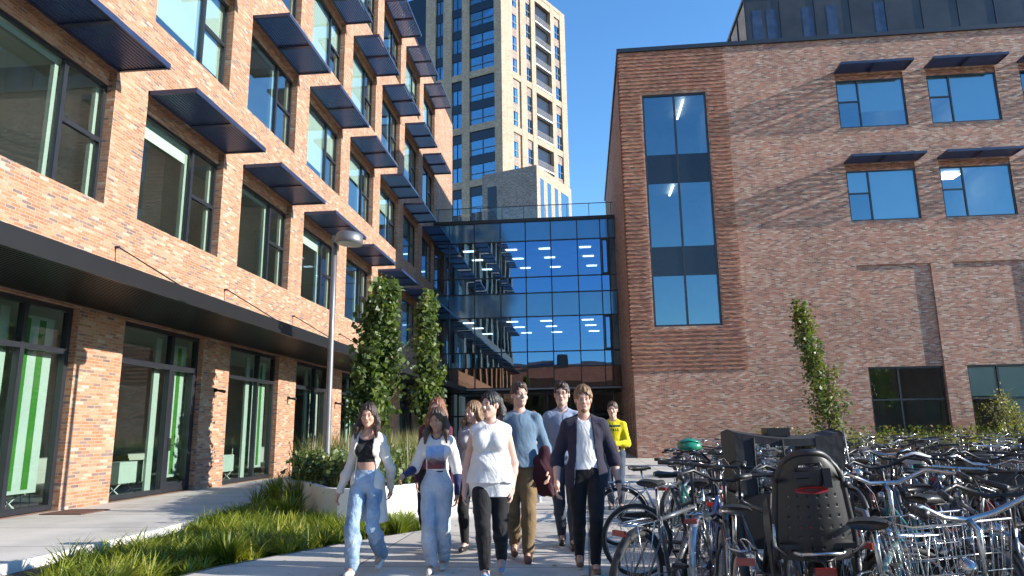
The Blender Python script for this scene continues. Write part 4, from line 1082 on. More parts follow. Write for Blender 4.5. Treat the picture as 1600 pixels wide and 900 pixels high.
def child_seat(root):
    t = MB()  # shell: curved back with rim, seat, side wings; holes are punched as real openings
    W = 15; H = 21; hw = .19
    z0, z1 = .72, 1.23
    def half(v):  # half-width along height
        return hw*(1.02 - .30*v)*(.93 + .07*min(1, v/.2))*(1 if v < .85 else (1-((v-.85)/.15)**2*.22))
    def pt(u, v, off=0):
        w = half(v)
        y = u*w; z = z0 + (z1-z0)*v - .05*abs(u)**3*(v > .8)
        x = -.60 - .10*v + .085*u*u + off
        return (x, y, z)
    holes = set()
    for j in range(2, 13):
        for i in range(2, W-2):
            if (i + j) % 2 == 0 and j % 2 == 0: holes.add((i, j))
    for i in range(5, W-5): holes.add((i, H-3))
    n = 3
    vs = []; fs = []; idx = {}
    def V(u, v, off):
        k = (round(u, 4), round(v, 4), off)
        if k not in idx: idx[k] = len(vs); vs.append(pt(u, v, off))
        return idx[k]
    for i in range(W):
        for j in range(H):
            u0, u1 = -1+2*i/W, -1+2*(i+1)/W; v0, v1 = j/H, (j+1)/H
            if (i, j) in holes:
                big = j == H-3
                s = .0 if big else .30; a0, a1 = u0+(u1-u0)*s, u1-(u1-u0)*s; b0, b1 = v0+(v1-v0)*s, v1-(v1-v0)*s
                if big: continue
                for off in (0, .012):
                    A = [V(u0,v0,off),V(u1,v0,off),V(u1,v1,off),V(u0,v1,off)]; B = [V(a0,b0,off),V(a1,b0,off),V(a1,b1,off),V(a0,b1,off)]
                    for q in range(4): fs.append((A[q], A[(q+1) % 4], B[(q+1) % 4], B[q]))
                C_ = [V(a0,b0,0),V(a1,b0,0),V(a1,b1,0),V(a0,b1,0)]; D = [V(a0,b0,.012),V(a1,b0,.012),V(a1,b1,.012),V(a0,b1,.012)]
                for q in range(4): fs.append((C_[q], C_[(q+1) % 4], D[(q+1) % 4], D[q]))
            else:
                for off in (0, .012): fs.append((V(u0,v0,off),V(u1,v0,off),V(u1,v1,off),V(u0,v1,off)))
    t.add(vs, fs, 0, True)
    rim = [pt(-1, v/20, .006) for v in range(0, 21)] + [pt(u/8-1, 1, .006) for u in range(1, 16)] + [pt(1, 1-v/20, .006) for v in range(0, 21)]
    t.tube(rim, .017, 8)
    t.tube([pt(-.42,(H-3.15)/H,.006), pt(-.36,(H-3.15)/H,.006), pt(.36,(H-3.15)/H,.006), pt(.42,(H-3.15)/H,.006), pt(.36,(H-1.85)/H,.006), pt(-.36,(H-1.85)/H,.006)], .008, 6, closed=True)
    cs = t.build('child_seat', M['black_plastic'], root)
    q = MB()
    for s in (-1, 1):   # side wings and leg guards
        a = [(-.60+.085, s*.185, .82), (-.64+.085, s*.19, 1.02), (-.42, s*.20, .98), (-.30, s*.20, .86), (-.28, s*.19, .55), (-.36, s*.19, .50), (-.42, s*.19, .78)]
        b = [(x, y+s*.012, z) for x, y, z in a]; k = len(a)
        q.add(a+b, [tuple(range(k)), tuple(range(2*k-1, k-1, -1))] + [(i, (i+1) % k, k+(i+1) % k, k+i) for i in range(k)])
    q.box(-.60, -.30, -.17, .17, .775, .80); q.build('seat_tub', M['black_plastic'], cs)
    q = MB(); e = [pt(0.5*math.cos(i*PI/8), .655+.035*math.sin(i*PI/8), -.006) for i in range(16)]; q.add(e + [(x-.008, y, z) for x, y, z in e], [tuple(range(16)), tuple(range(31, 15, -1))] + [(i, (i+1) % 16, 16+(i+1) % 16, 16+i) for i in range(16)])
    q.build('reflector', M['reflector_red'], cs)
    q = MB()
    for s in (-1, 1): q.tube([(-.22, s*.07, .62), (-.40, s*.11, .74), (-.60, s*.12, .765), (-.68, s*.09, .765)], .009, 6)
    q.tube([(-.68, -.09, .765), (-.68, .09, .765)], .009, 6); q.tube([(-.625,-.19,.90),(-.63,-.2,.80),(-.60,-.15,.76)], .008, 6); q.tube([(-.625,.19,.90),(-.63,.2,.80),(-.60,.15,.76)], .008, 6)
    q.build('support_bars', M['chrome'], cs)
    q = MB(); x, y, z = pt(-.5, .76, -.004); q.box(x-.02, x, y-.018, y+.018, z-.045, z+.045); x, y, z = pt(.25, .745, -.004); q.box(x-.014, x, y-.03, y+.03, z-.008, z+.008); x, y, z = pt(.3, .80, -.004); q.box(x-.014, x, y-.04, y+.04, z-.014, z+.014)
    q.build('buckle', M['black_plastic'], cs)

def place(o, x, y, head, lab, group='bicycles parked in the foreground', lean=0.0, z=0.0):
    """head = compass angle of travel in degrees from +X, counter-clockwise"""
    o.location = (x, y, z); o.rotation_euler = (R(lean), 0, R(head))
    tag(o, lab, 'bicycle', group); return o
b = place(bicycle(col='grey', style='diamond', bar='flat', det=1, turn=R(-12), chaincase=False, hz=1.07, sz=.98), .56, 5.45, 57, 'dark grey diamond-frame bicycle with flat bars, leftmost in the foreground next to the walkers', lean=3)
place(bicycle(col='black', style='step', bar='swept', det=1, tyre='tyre_cream', sz=.90, hz=1.0), .83, 4.55, 84, 'black bicycle with cream tyres and chrome rack, left of the child seat', lean=2)
place(bicycle(col='black', style='mixte', bar='flat', det=1, childseat=True, hz=1.06, sz=.94), 1.22, 4.28, 82, 'black bicycle carrying the large perforated black child seat', lean=-3)
place(bicycle(col='green', style='diamond', bar='swept', det=1, seat='black_leather', barmat='chrome', hz=1.05, sz=.94, turn=R(28), bell=True), 1.37, 3.55, 62, 'dark green bicycle with chrome swept bars right of the child seat', lean=-2)
place(bicycle(col='sage', style='diamond', bar='wave', det=1, basket='wire', barmat='chrome', hz=.985, sz=.88), 1.60, 2.62, 97, 'sage green bicycle with a wide curved chrome handlebar and wire front basket', lean=-4)
place(bicycle(col='silver', style='diamond', bar='flat', det=1, hz=1.04, sz=.9, turn=R(15)), 2.35, 2.9, 132, 'silver bicycle with thick black grips cut off by the right frame edge', lean=4)
place(bicycle(col='navy', style='mixte', bar='swept', det=1, guardcol='silver', hz=1.0, sz=.93), 1.02, 6.1, 70, 'navy bicycle with silver mudguards directly behind the child seat bicycle', lean=-3)
place(bicycle(col='silver', style='step', bar='swept', det=1, barmat='chrome', hz=1.04, sz=.9), .85, 8.9, 8, 'silver step-through bicycle leaning by the man in the navy cardigan', lean=3)
place(bicycle(col='red', style='mixte', bar='flat', det=1, hz=1.05), 1.45, 8.2, 75, 'red bicycle in front of the wall, left of the cargo bicycle', lean=2)
place(bicycle(col='cream', style='mixte', bar='flat', det=1, hz=1.05), 1.22, 8.9, 60, 'cream bicycle touching the red bicycle on its left', lean=-2)
place(bicycle(col='black', style='diamond', bar='flat', det=1, basket='wire', hz=1.06), 2.25, 4.55, 20, 'black bicycle with long flat bars and wire basket behind the green bicycle', lean=-3)
place(bicycle(col='white', style='step', bar='swept', det=1, hz=1.0, sz=.88), 2.3, 3.7, 110, 'white step-through bicycle seen through the wire basket', lean=3)

place(bicycle(col='black', style='diamond', bar='flat', det=1, hz=1.03, sz=.93, barmat='alu_black', turn=R(-20)), 1.28, 5.75, 100, 'black diamond-frame bicycle squeezed between the navy bicycle and the cargo box', lean=3)
place(bicycle(col='black', style='step', bar='swept', det=1, hz=1.0, sz=.9, basket='crate'), 1.62, 5.5, 80, 'black bicycle with a rear crate just behind the child seat', lean=-4)
place(bicycle(col='teal', style='mixte', bar='flat', det=1, hz=1.02, sz=.86), .98, 7.35, 95, 'teal bicycle at the left end of the cargo box', lean=4)
place(bicycle(col='black', style='step', bar='swept', det=1, hz=1.0, sz=.9), 1.95, 3.35, 75, 'black step-through bicycle beneath the curved chrome bars', lean=-3)
# cargo bicycle with a rain canopy
def cargo():
    t = empty('cargo_bicycle', (1.3, 7.05, 0), 0, 'black box cargo bicycle with a black rain canopy and clear side windows', 'cargo bicycle')
    P = PAINT['black']
    m = MB(); x0, x1, y0, y1 = .05, 1.0, -.32, .32
    for (a, b_, c_, d_) in ((x0,x0+.02,y0,y1),(x1-.02,x1,y0,y1),(x0+.02,x1-.02,y0,y0+.02),(x0+.02,x1-.02,y1-.02,y1)): m.box(a,b_,c_,d_,.30,.78)
    m.box(x0+.02,x1-.02,y0+.02,y1-.02,.30,.32); m.build('box', M['black_plastic'], t)
    # canopy: fabric ends, sagging roof, clear sides
    def roofz(u): return 1.31 - .05*math.sin(u*PI)**1.0 - .035*u + (.02 if u > .9 else 0)
    m = MB(); N = 14
    for i in range(N):
        u0, u1 = i/N, (i+1)/N; a, b_ = x0+(x1-x0)*u0, x0+(x1-x0)*u1
        m.add([(a,y0,roofz(u0)),(b_,y0,roofz(u1)),(b_,0,roofz(u1)+.03),(a,0,roofz(u0)+.03),(a,y1,roofz(u0)),(b_,y1,roofz(u1))], [(0,1,2,3),(3,2,5,4)], 0, True)
        for y in (y0-.004, y1+.004): m.add([(a,y,roofz(u0)-.06),(b_,y,roofz(u1)-.06),(b_,y,roofz(u1)+.004),(a,y,roofz(u0)+.004)], [(0,1,2,3)], 0, True)
    for (a, b_) in ((x0, x0+.17), (x1-.24, x1)):
        for y in (y0-.006, y1+.006): m.add([(a,y,.76),(b_,y,.76),(b_,y,1.27),(a,y,1.27)], [(0,1,2,3)])
    for x in (x0, x1): m.add([(x,y0,.76),(x,y1,.76),(x,y1,1.30),(x,0,1.34),(x,y0,1.30)], [(0,1,2,3,4)])
    m.tube([(x1, y0, .76), (x1+.03, y0, 1.05), (x1+.01, y0, 1.32)], .009, 6, 1); m.tube([(x0+.17, y0-.01, .76), (x0+.17, y0-.01, 1.26)], .007, 6)
    m.tube([(x0+.45, y0-.01, .76), (x0+.42, y0-.01, 1.24)], .006, 6)
    m.build('rain_canopy', [plain('fabric_black', (.022,.021,.024), .7, 0, .3, 8, bump=.6, bscale=9), M['steel']], t)
    g = MB(); g.quad((x0+.17,y0-.002,.77),(x1-.24,y0-.002,.77),(x1-.24,y0-.002,1.22),(x0+.17,y0-.002,1.24)); g.quad((x0+.17,y1+.002,.77),(x1-.24,y1+.002,.77),(x1-.24,y1+.002,1.22),(x0+.17,y1+.002,1.24))
    g.build('clear_window', glass('foil', (.55,.65,.72), .22, (1,1,1), .03, 5), t)
    wheel(t, 'front_wheel', 1.0, .25); wheel(t, 'rear_wheel', -.85, .33)
    f = MB(); f.tube([(.05,0,.35),(-.25,0,.40),(-.35,0,.30),(-.85,.0,.33)], .02, 8); f.tube([(-.35,0,.30),(-.5,0,.80)], .018, 8); f.tube([(-.08,0,.38),(-.15,0,1.0)], .018, 8); f.tube([(-.12,0,.75),(-.46,0,.62)], .016, 8); f.build('frame', P, t)
    f = MB(); f.tube([(-.36,-.3,1.12),(-.25,-.28,1.13),(-.15,-.12,1.05),(-.15,.12,1.05),(-.25,.28,1.13),(-.36,.3,1.12)], .012, 8); f.build('handlebar', M['alu_black'], t)
    saddle_mesh(-.53, .93, M['black_leather'], t)
    m = MB(); m.box(.40,.60,-.12,.12,1.268,1.345); m.build('bag_on_canopy', M['black_plastic'], t)
cargo()

# loose bits resting on bicycles
def helmet(loc, mat, label, cat='helmet'):
    m = MB(); m.lathe([(0,.10),(.05,.095),(.09,.07),(.115,.03),(.12,-.01),(.11,-.02)], 20, 0, Matrix.Rotation(R(14), 4, 'X') @ Matrix.Diagonal((1.15, .9, .85, 1)))
    for i in range(5): m.tube([(-.11,(i-2)*.035,.045),(0,(i-2)*.042,.085-abs(i-2)*.012),(.11,(i-2)*.035,.045)], .008, 5)
    o = m.build('helmet', mat, None); o.location = loc; tag(o, label, cat); return o
helmet((1.12, 8.0, 1.16), plain('helmet_green', (.02,.22,.12), .2, 0, .1, 5, coat=.8), 'shiny green helmet on the handlebars near the red bicycle')
helmet((3.28, 7.6, 1.0), plain('helmet_white', (.75,.72,.70), .3, 0, .05, 5), 'white and red helmet cover right of the cargo canopy')

# the crowded stands behind: prototypes and copies
protos = []
specs = [dict(col='black', style='step', bar='swept'), dict(col='grey', style='diamond', bar='flat'), dict(col='black', style='diamond', bar='flat', basket='wire'),
         dict(col='navy', style='step', bar='swept'), dict(col='white', style='mixte', bar='flat'), dict(col='grey', style='diamond', bar='flat', barmat='chrome'),
         dict(col='black', style='step', bar='swept', basket='wicker', barmat='chrome'), dict(col='teal', style='mixte', bar='swept'), dict(col='black', style='mixte', bar='flat', basket='crate'),
         dict(col='silver', style='step', bar='swept', basket='wire', barmat='chrome'), dict(col='blue', style='diamond', bar='flat'), dict(col='maroon', style='step', bar='swept', barmat='chrome', basket='panniers')]
names = ['black step-through bicycle', 'graphite sports bicycle', 'black bicycle with wire basket', 'navy step-through bicycle', 'white bicycle', 'grey sports bicycle', 'black bicycle with wicker basket', 'teal bicycle', 'black bicycle with rear crate', 'silver bicycle with wire basket', 'blue sports bicycle', 'maroon bicycle with panniers']
used = [False]*len(specs)
for s in specs: protos.append(bicycle(det=0, turn=R(random.uniform(-18, 18)), **s))
rb_ = random.Random(21)
ordn = ['first','second','third','fourth','fifth','sixth','seventh','eighth','ninth','tenth','eleventh','twelfth','thirteenth','fourteenth','fifteenth','sixteenth','seventeenth','eighteenth']
rows = [ # y, x0, x1, step, heading, row description
    (5.6, 1.75, 4.0, .42, 86, 'in the stand behind the child seat'),
    (7.0, 2.9, 6.4, .44, 92, 'in the stand beside the cargo canopy'),
    (8.9, 1.9, 7.4, .46, 272, 'in the stand beyond the cargo bicycle'),
    (11.6, 1.6, 6.6, .50, 88, 'in the middle stand'),
    (13.6, 2.2, 6.4, .55, 268, 'in the stand before the green bed'),
    (17.4, 2.4, 13.4, .62, 90, 'in the stand behind the green bed'),
    (21.5, 3.2, 16.0, .70, 271, 'in the second stand from the wall'),
    (26.0, 6.2, 20.0, .80, 89, 'in the stand nearest the wall')]
for (yy, x0, x1, stp, hd_, desc) in rows:
    x = x0; i = 0
    while x < x1 and i < 18:
        k = rb_.randrange(len(specs))
        if not used[k]: o = protos[k]; used[k] = True
        else: o = copy_tree(protos[k])
        place(o, x + rb_.uniform(-.07, .07), yy + rb_.uniform(-.22, .22), hd_ + rb_.uniform(-14, 14), f'{names[k]}, {ordn[i]} from the left {desc}', 'bicycles in the crowded stands', lean=rb_.uniform(-7, 7))
        x += stp*rb_.uniform(.8, 1.35); i += 1
# steel hoops of the stands
hm = MB(); hm.tube([(0,-.4,0),(0,-.4,.62),(0,-.28,.75),(0,.28,.75),(0,.4,.62),(0,.4,0)], .022, 8)
h0_ = None
for (yy, x0, x1, stp, hd_, desc) in rows:
    x = x0 + .2; i = 0
    while x < x1:
        if h0_ is None: o = h0_ = hm.build('bike_stand', M['steel'])
        else: o = h0_.copy(); C.objects.link(o)
        o.location = (x, yy + .1, 0)
        tag(o, f'steel hoop {desc[3:] if False else "rack"} number', 'bike rack', 'steel hoop stands between the bicycles')
        o['label'] = f'steel hoop stand, {ordn[min(i,17)]} from the left {desc}'
        x += 1.5; i += 1
# ================================================================== people (implicit surfaces meshed with surface nets)
class Grid:
    def __init__(s, lo, hi, h, zs=None):
        s.x = np.arange(lo[0], hi[0]+h, h, dtype=np.float32); s.y = np.arange(lo[1], hi[1]+h, h, dtype=np.float32)
        s.z = np.asarray(zs, np.float32) if zs is not None else np.arange(lo[2], hi[2]+h, h, dtype=np.float32)
        s.F = np.full((len(s.x), len(s.y), len(s.z)), 1.0, np.float32); s.h = h
    def block(s, lo, hi):
        r = []
        for ax, a, b in ((s.x, lo[0], hi[0]), (s.y, lo[1], hi[1]), (s.z, lo[2], hi[2])):
            i = max(0, np.searchsorted(ax, a)-1); j = min(len(ax), np.searchsorted(ax, b)+1); r.append(slice(i, max(i, j)))
        X, Y, Z = np.meshgrid(s.x[r[0]], s.y[r[1]], s.z[r[2]], indexing='ij', sparse=True)
        return tuple(r), X, Y, Z
    def apply(s, b, d, k, op='u'):
        f = s.F[b]
        if f.size == 0: return
        d = np.broadcast_to(d, f.shape)
        if op == 'u':
            if k > 0:
                hh = np.maximum(k - np.abs(f-d), 0)/k; s.F[b] = np.minimum(f, d) - hh*hh*k*.25
            else: s.F[b] = np.minimum(f, d)
        else:
            d = -d
            if k > 0:
                hh = np.maximum(k - np.abs(f-d), 0)/k; s.F[b] = np.maximum(f, d) + hh*hh*k*.25
            else: s.F[b] = np.maximum(f, d)
    def cap(s, a, b, ra, rb, k=.03, sy=1.0, sx=1.0, op='u'):
        a = np.array(a, float); b = np.array(b, float); m = max(ra, rb)+k+.05
        lo = np.minimum(a, b)-m; hi = np.maximum(a, b)+m
        blk, X, Y, Z = s.block(lo, hi)
        S = np.array([sx, sy, 1.0]); A = a*S; B = b*S; d = B-A; L = max(1e-9, d@d)
        px, py, pz = X*sx-A[0], Y*sy-A[1], Z-A[2]
        t = np.clip((px*d[0]+py*d[1]+pz*d[2])/L, 0, 1)
        q = np.sqrt((px-t*d[0])**2+(py-t*d[1])**2+(pz-t*d[2])**2) - (ra+(rb-ra)*t)
        s.apply(blk, q/max(1.0, (sx+sy)/2), k, op)
    def ell(s, c, r, k=.02, Rm=None, op='u'):
        c = np.array(c, float); m = max(r)+k+.04
        blk, X, Y, Z = s.block(c-m, c+m); X = X-c[0]; Y = Y-c[1]; Z = Z-c[2]
        if Rm is not None:
            X, Y, Z = (Rm[0,0]*X+Rm[1,0]*Y+Rm[2,0]*Z, Rm[0,1]*X+Rm[1,1]*Y+Rm[2,1]*Z, Rm[0,2]*X+Rm[1,2]*Y+Rm[2,2]*Z)
        q = np.sqrt((X/r[0])**2+(Y/r[1])**2+(Z/r[2])**2); g = np.sqrt((X/r[0]**2)**2+(Y/r[1]**2)**2+(Z/r[2]**2)**2)+1e-6
        s.apply(blk, q*(q-1)/g, k, op)
    def plane(s, n, d):   # keep the side n.p < d
        X, Y, Z = np.meshgrid(s.x, s.y, s.z, indexing='ij', sparse=True)
        s.F = np.maximum(s.F, (n[0]*X+n[1]*Y+n[2]*Z-d).astype(np.float32))
    def noise(s, fn):
        X, Y, Z = np.meshgrid(s.x, s.y, s.z, indexing='ij', sparse=True); s.F = s.F + fn(X, Y, Z).astype(np.float32)
    def mesh(s):
        F = s.F; F[0], F[-1] = 1, 1; F[:, 0], F[:, -1] = 1, 1; F[:, :, 0], F[:, :, -1] = 1, 1
        I = F < 0; nx, ny, nz = F.shape
        cnt = np.zeros((nx-1, ny-1, nz-1), np.int8)
        for a in (0, 1):
            for b in (0, 1):
                for c in (0, 1): cnt += I[a:nx-1+a, b:ny-1+b, c:nz-1+c]
        act = (cnt > 0) & (cnt < 8); ci, cj, ck = np.nonzero(act); N = len(ci)
        idx = np.full(act.shape, -1, np.int32); idx[ci, cj, ck] = np.arange(N)
        acc = np.zeros((N, 3)); num = np.zeros(N); cs = [(a, b, c) for a in (0, 1) for b in (0, 1) for c in (0, 1)]
        for p in cs:
            for ax in range(3):
                if p[ax]: continue
                q = list(p); q[ax] = 1
                f0 = F[ci+p[0], cj+p[1], ck+p[2]]; f1 = F[ci+q[0], cj+q[1], ck+q[2]]; m = (f0 < 0) != (f1 < 0)
                t = np.where(m, f0/np.where(f0 == f1, 1, f0-f1), 0); pos = np.array(p, float)[None].repeat(N, 0); pos[:, ax] = t
                acc += pos*m[:, None]; num += m
        acc /= np.maximum(num, 1)[:, None]
        def lerp(ax, i, f): return ax[i]*(1-f)+ax[i+1]*f
        V = np.stack([lerp(s.x, ci, acc[:, 0]), lerp(s.y, cj, acc[:, 1]), lerp(s.z, ck, acc[:, 2])], 1)
        Q = []
        for ax in range(3):
            o1, o2 = [(1, 2), (2, 0), (0, 1)][ax]
            sl0 = [slice(None)]*3; sl1 = [slice(None)]*3; sl0[ax] = slice(0, -1); sl1[ax] = slice(1, None)
            A = I[tuple(sl0)]; B = I[tuple(sl1)]; e = np.argwhere(A != B)
            if len(e) == 0: continue
            e = e[(e[:, o1] > 0) & (e[:, o2] > 0)]
            inside0 = I[e[:, 0], e[:, 1], e[:, 2]]
            def cell(d1, d2):
                q = e.copy(); q[:, o1] -= d1; q[:, o2] -= d2; return idx[q[:, 0], q[:, 1], q[:, 2]]
            c00, c10, c11, c01 = cell(0, 0), cell(1, 0), cell(1, 1), cell(0, 1)
            q = np.stack([c00, c10, c11, c01], 1); q[~inside0] = q[~inside0][:, ::-1]; Q.append(q)
        Q = np.concatenate(Q); Q = Q[(Q >= 0).all(1)]
        return V, Q

def clothmat(name, col, rough=.8, noise=.1, nscale=7, weave=.15, stripes=None, stain=None):
    m = plain(name, col, rough, 0, noise, nscale, spec=.25, bump=weave, bscale=220)
    n, l = m.node_tree.nodes, m.node_tree.links; b = n['Principled BSDF']; b.inputs['Sheen Weight'].default_value = .15
    tc = n.new('ShaderNodeTexCoord'); mp = n.new('ShaderNodeMapping'); mp.inputs['Scale'].default_value = (9, 9, 4.5); mp.inputs['Rotation'].default_value = (0, .5, .3)
    wz = n.new('ShaderNodeTexNoise'); wz.inputs['Scale'].default_value = 1.0; wz.inputs['Detail'].default_value = 4; wz.inputs['Distortion'].default_value = 1.6
    l.new(tc.outputs['Object'], mp.inputs[0]); l.new(mp.outputs[0], wz.inputs['Vector'])
    bp = n.new('ShaderNodeBump'); bp.inputs['Strength'].default_value = .6; bp.inputs['Distance'].default_value = .022
    l.new(wz.outputs['Fac'], bp.inputs['Height'])
    if b.inputs['Normal'].links: l.new(b.inputs['Normal'].links[0].from_socket, bp.inputs['Normal'])
    l.new(bp.outputs[0], b.inputs['Normal'])
    return m
def skinmat(name, col):
    m = plain(name, col, .48, 0, .08, 14, spec=.4); b = m.node_tree.nodes['Principled BSDF']
    b.inputs['Subsurface Weight'].default_value = .25; b.inputs['Subsurface Radius'].default_value = (.012, .005, .003); b.inputs['Subsurface Scale'].default_value = .6
    return m
SK = {'light': skinmat('skin_light', (.58,.34,.25)), 'fair': skinmat('skin_fair', (.64,.40,.31)), 'tan': skinmat('skin_tan', (.47,.27,.18)), 'brown': skinmat('skin_brown', (.36,.19,.12))}
lipm = plain('lips', (.44,.20,.16), .35, 0, .05, 10); eyem = plain('eye_white', (.55,.53,.50), .2, 0, .02, 5); irism = plain('iris_dark', (.03,.02,.015), .15, 0, .02, 5)
def denim(name, c1, c2):
    m, n, l, b = newmat(name); b.inputs['Roughness'].default_value = .85
    tc = n.new('ShaderNodeTexCoord'); nz = n.new('ShaderNodeTexNoise'); nz.inputs['Scale'].default_value = 6; nz.inputs['Detail'].default_value = 6; l.new(tc.outputs['Object'], nz.inputs['Vector'])
    cr = ramp(n, [(.35, c1), (.65, c2)]); l.new(nz.outputs['Fac'], cr.inputs[0]); l.new(cr.outputs[0], b.inputs['Base Color'])
    n2 = n.new('ShaderNodeTexNoise'); n2.inputs['Scale'].default_value = 9; n2.inputs['Detail'].default_value = 5; n2.inputs['Distortion'].default_value = 1.5; l.new(tc.outputs['Object'], n2.inputs['Vector'])
    bp = n.new('ShaderNodeBump'); bp.inputs['Strength'].default_value = .8; bp.inputs['Distance'].default_value = .04; l.new(n2.outputs['Fac'], bp.inputs['Height']); l.new(bp.outputs[0], b.inputs['Normal'])
    return m

def folds(seed, amp, horiz=1.0, f=22.0):
    a, b, c, d = [random.Random(seed).uniform(0, 6.28) for _ in range(4)]
    def fn(X, Y, Z):
        w = .9*np.sin(Z*9+a+X*7) + .7*np.sin(Y*11+b+Z*5)
        r = np.sin(Z*f*horiz + X*f*.55 + w*1.7 + c)*.5 + np.sin(X*f*1.1 - Z*f*.35*horiz + Y*f*.6 + w*2.1 + d)*.5
        return -amp*(r*np.abs(r))
    return fn

class Person:
    def __init__(s, name_label, x, y, yaw, h, g=1.0, sw=.118, female=False, skin='light', head=(0, 0, 0), lean=0.0, arms=None, legs=None, group=None, hands=1, cat='person', bust=0, belly=0, dx=0.0):
        s.h = h; s.g = g; s.f = female; s.skin = skin; H = h; s.seed = len(name_label)*7 + int(h*100)
        s.root = empty('person', (x, y, 0), yaw, name_label, 'person', group)
        V = lambda *p: np.array(p, float)
        s.sh = (sw-.030)*H
        hipw = .052*H; s.hipz = .505*H
        s.lean = dx
        top = lambda q: q + V(dx*(q[2]/H - .5)*2 if q[2] > .5*H else 0, 0, 0)
        s.top = top
        # legs: (ankle x, ankle y forward(-)/back(+), ankle z)
        legs = legs or [(-.075, -.15, .085), (.07, .20, .13)]
        s.hip, s.knee, s.ank = [], [], []
        for i, (ax, ay, az) in enumerate(legs):
            sx = -1 if i == 0 else 1
            hp = V(sx*hipw, 0, s.hipz); an = V(ax, ay, az*H/1.75); L1, L2 = .245*H, .232*H
            v = an-hp; D = np.linalg.norm(v); D2 = min(D, (L1+L2)*.999); a_ = (L1**2-L2**2+D2**2)/(2*D2); hh = math.sqrt(max(0, L1**2-a_**2))
            u = v/D; fwd = V(0, -1, 0); fwd = fwd-u*(fwd@u); fwd /= np.linalg.norm(fwd)
            s.hip.append(hp); s.knee.append(hp+u*a_*(D/D2)+fwd*hh); s.ank.append(an)
        # arms: elbow, wrist given relative to shoulder in units of H
        arms = arms or [((-.035, .02, -.185), (-.035, -.04, -.335)), ((.035, .02, -.185), (.035, -.04, -.335))]
        s.shd, s.elb, s.wri = [], [], []
        for i in range(2):
            sx = -1 if i == 0 else 1; S = top(V(sx*s.sh, .01, .786*H)); s.shd.append(S)
            s.elb.append(S + V(*arms[i][0])*H); s.wri.append(S + V(*arms[i][1])*H)
        yw, pt, rl = [R(a) for a in head]
        s.Rh = np.array((Matrix.Rotation(yw, 3, 'Z') @ Matrix.Rotation(pt, 3, 'X') @ Matrix.Rotation(rl, 3, 'Y')))
        s.nb = top(V(0, .02, .835*H)); s.hc = top(V(0, -.005 - .10*math.sin(pt)*.3, .932*H)) + V(0, -.03*max(0, math.sin(pt)), -.012*abs(math.sin(pt)))
        s.hs = .134*H/.228; s.bust = bust; s.belly = belly
        s.hands = hands
        s.body()
    def hp(s, x, y, z):  # head-local to person-local
        return s.hc + s.Rh @ (np.array([x, y, z])*s.hs)
    def torso(s, G, o=0.0, k=.05, zlo=0):
        H, g, f = s.h, s.g, s.f; t = s.top; V = lambda *p: t(np.array(p, float))
        wd = (.92 if f else 1.0)*g; b = H/1.75
        G.cap(V(-.045*b*g, .005, .525*H), V(.045*b*g, .005, .525*H), (.118*(1.08 if f else .98)*g*b)+o, (.118*(1.08 if f else .98)*g*b)+o, k, sy=1.18)
        G.cap(V(0, 0, .545*H), V(0, -.0, .635*H), .150*g*b*(1 if not f else .95)+o, .124*wd*b*(1.04 if f else 1.06)+o, k, sy=1.38)
        G.cap(V(0, 0, .635*H), V(0, .005, .735*H), .124*wd*b*(1.04 if f else 1.06)+o, .152*wd*b*(.94 if f else 1)+o, k*.8, sy=1.38)
        G.cap(V(-s.sh*.50, .01, .752*H), V(s.sh*.50, .01, .752*H), .080*b*g**.5+o*.8, .080*b*g**.5+o*.8, k*.8)
        G.cap(V(-s.sh*.80, .012, 0.779*H), V(s.sh*.80, .012, 0.779*H), .050*b+o*.6, .050*b+o*.6, k*.7)
        for i in (0, 1): G.cap(s.nb + np.array([0, 0, -.006]), s.shd[i] + np.array([0, 0, .004]), .046*b+o*.5, .043*b+o*.7, k*.6)
        if s.bust:
            for sx in (-1, 1): G.ell(V(sx*.072*b, -.085*b*g, .722*H), (.068*b*s.bust+o, .062*b*s.bust+o, .066*b*s.bust+o), k*.8)
        if s.belly: G.ell(V(0, -.06*b, .60*H), (.13*s.belly+o, .095*s.belly+o, .13*s.belly+o), k)
    def arm(s, G, i, o=0.0, upto=1.0, k=.025):
        b = s.h/1.75*s.g**.6*(.90 if s.f else 1.0); S, E, W = s.shd[i], s.elb[i], s.wri[i]
        G.cap(S, E, .050*b+o*.9, .039*b+o, k)
        if upto > .5:
            t = (upto-.5)*2; P = E+(W-E)*t; m = E+(W-E)*min(.3, t)
            G.cap(E, m, .040*b+o, .041*b+o, k); G.cap(m, P, .041*b+o, .041*b+(.026-.041)*b*max(0, (t-.3)/.7)+o, k)
    def leg(s, G, i, o=0.0, k=.03, o2=None, cuff=1.0, flare=0.0):
        b = s.h/1.75*s.g**.8; o2 = o if o2 is None else o2
        Hp, K, A = s.hip[i], s.knee[i], s.ank[i]
        G.cap(Hp, K, .093*b+o, .058*b+(o+o2)/2, k, sy=.98); c = K+(A-K)*.30 + np.array([0, .012, 0])
        E = K+(A-K)*cuff
        G.cap(K, c, .056*b+(o+o2)/2, .055*b+o2, k); G.cap(c, E, .055*b+o2, (.055+(.038-.055)*cuff)*b+o2+flare, k)
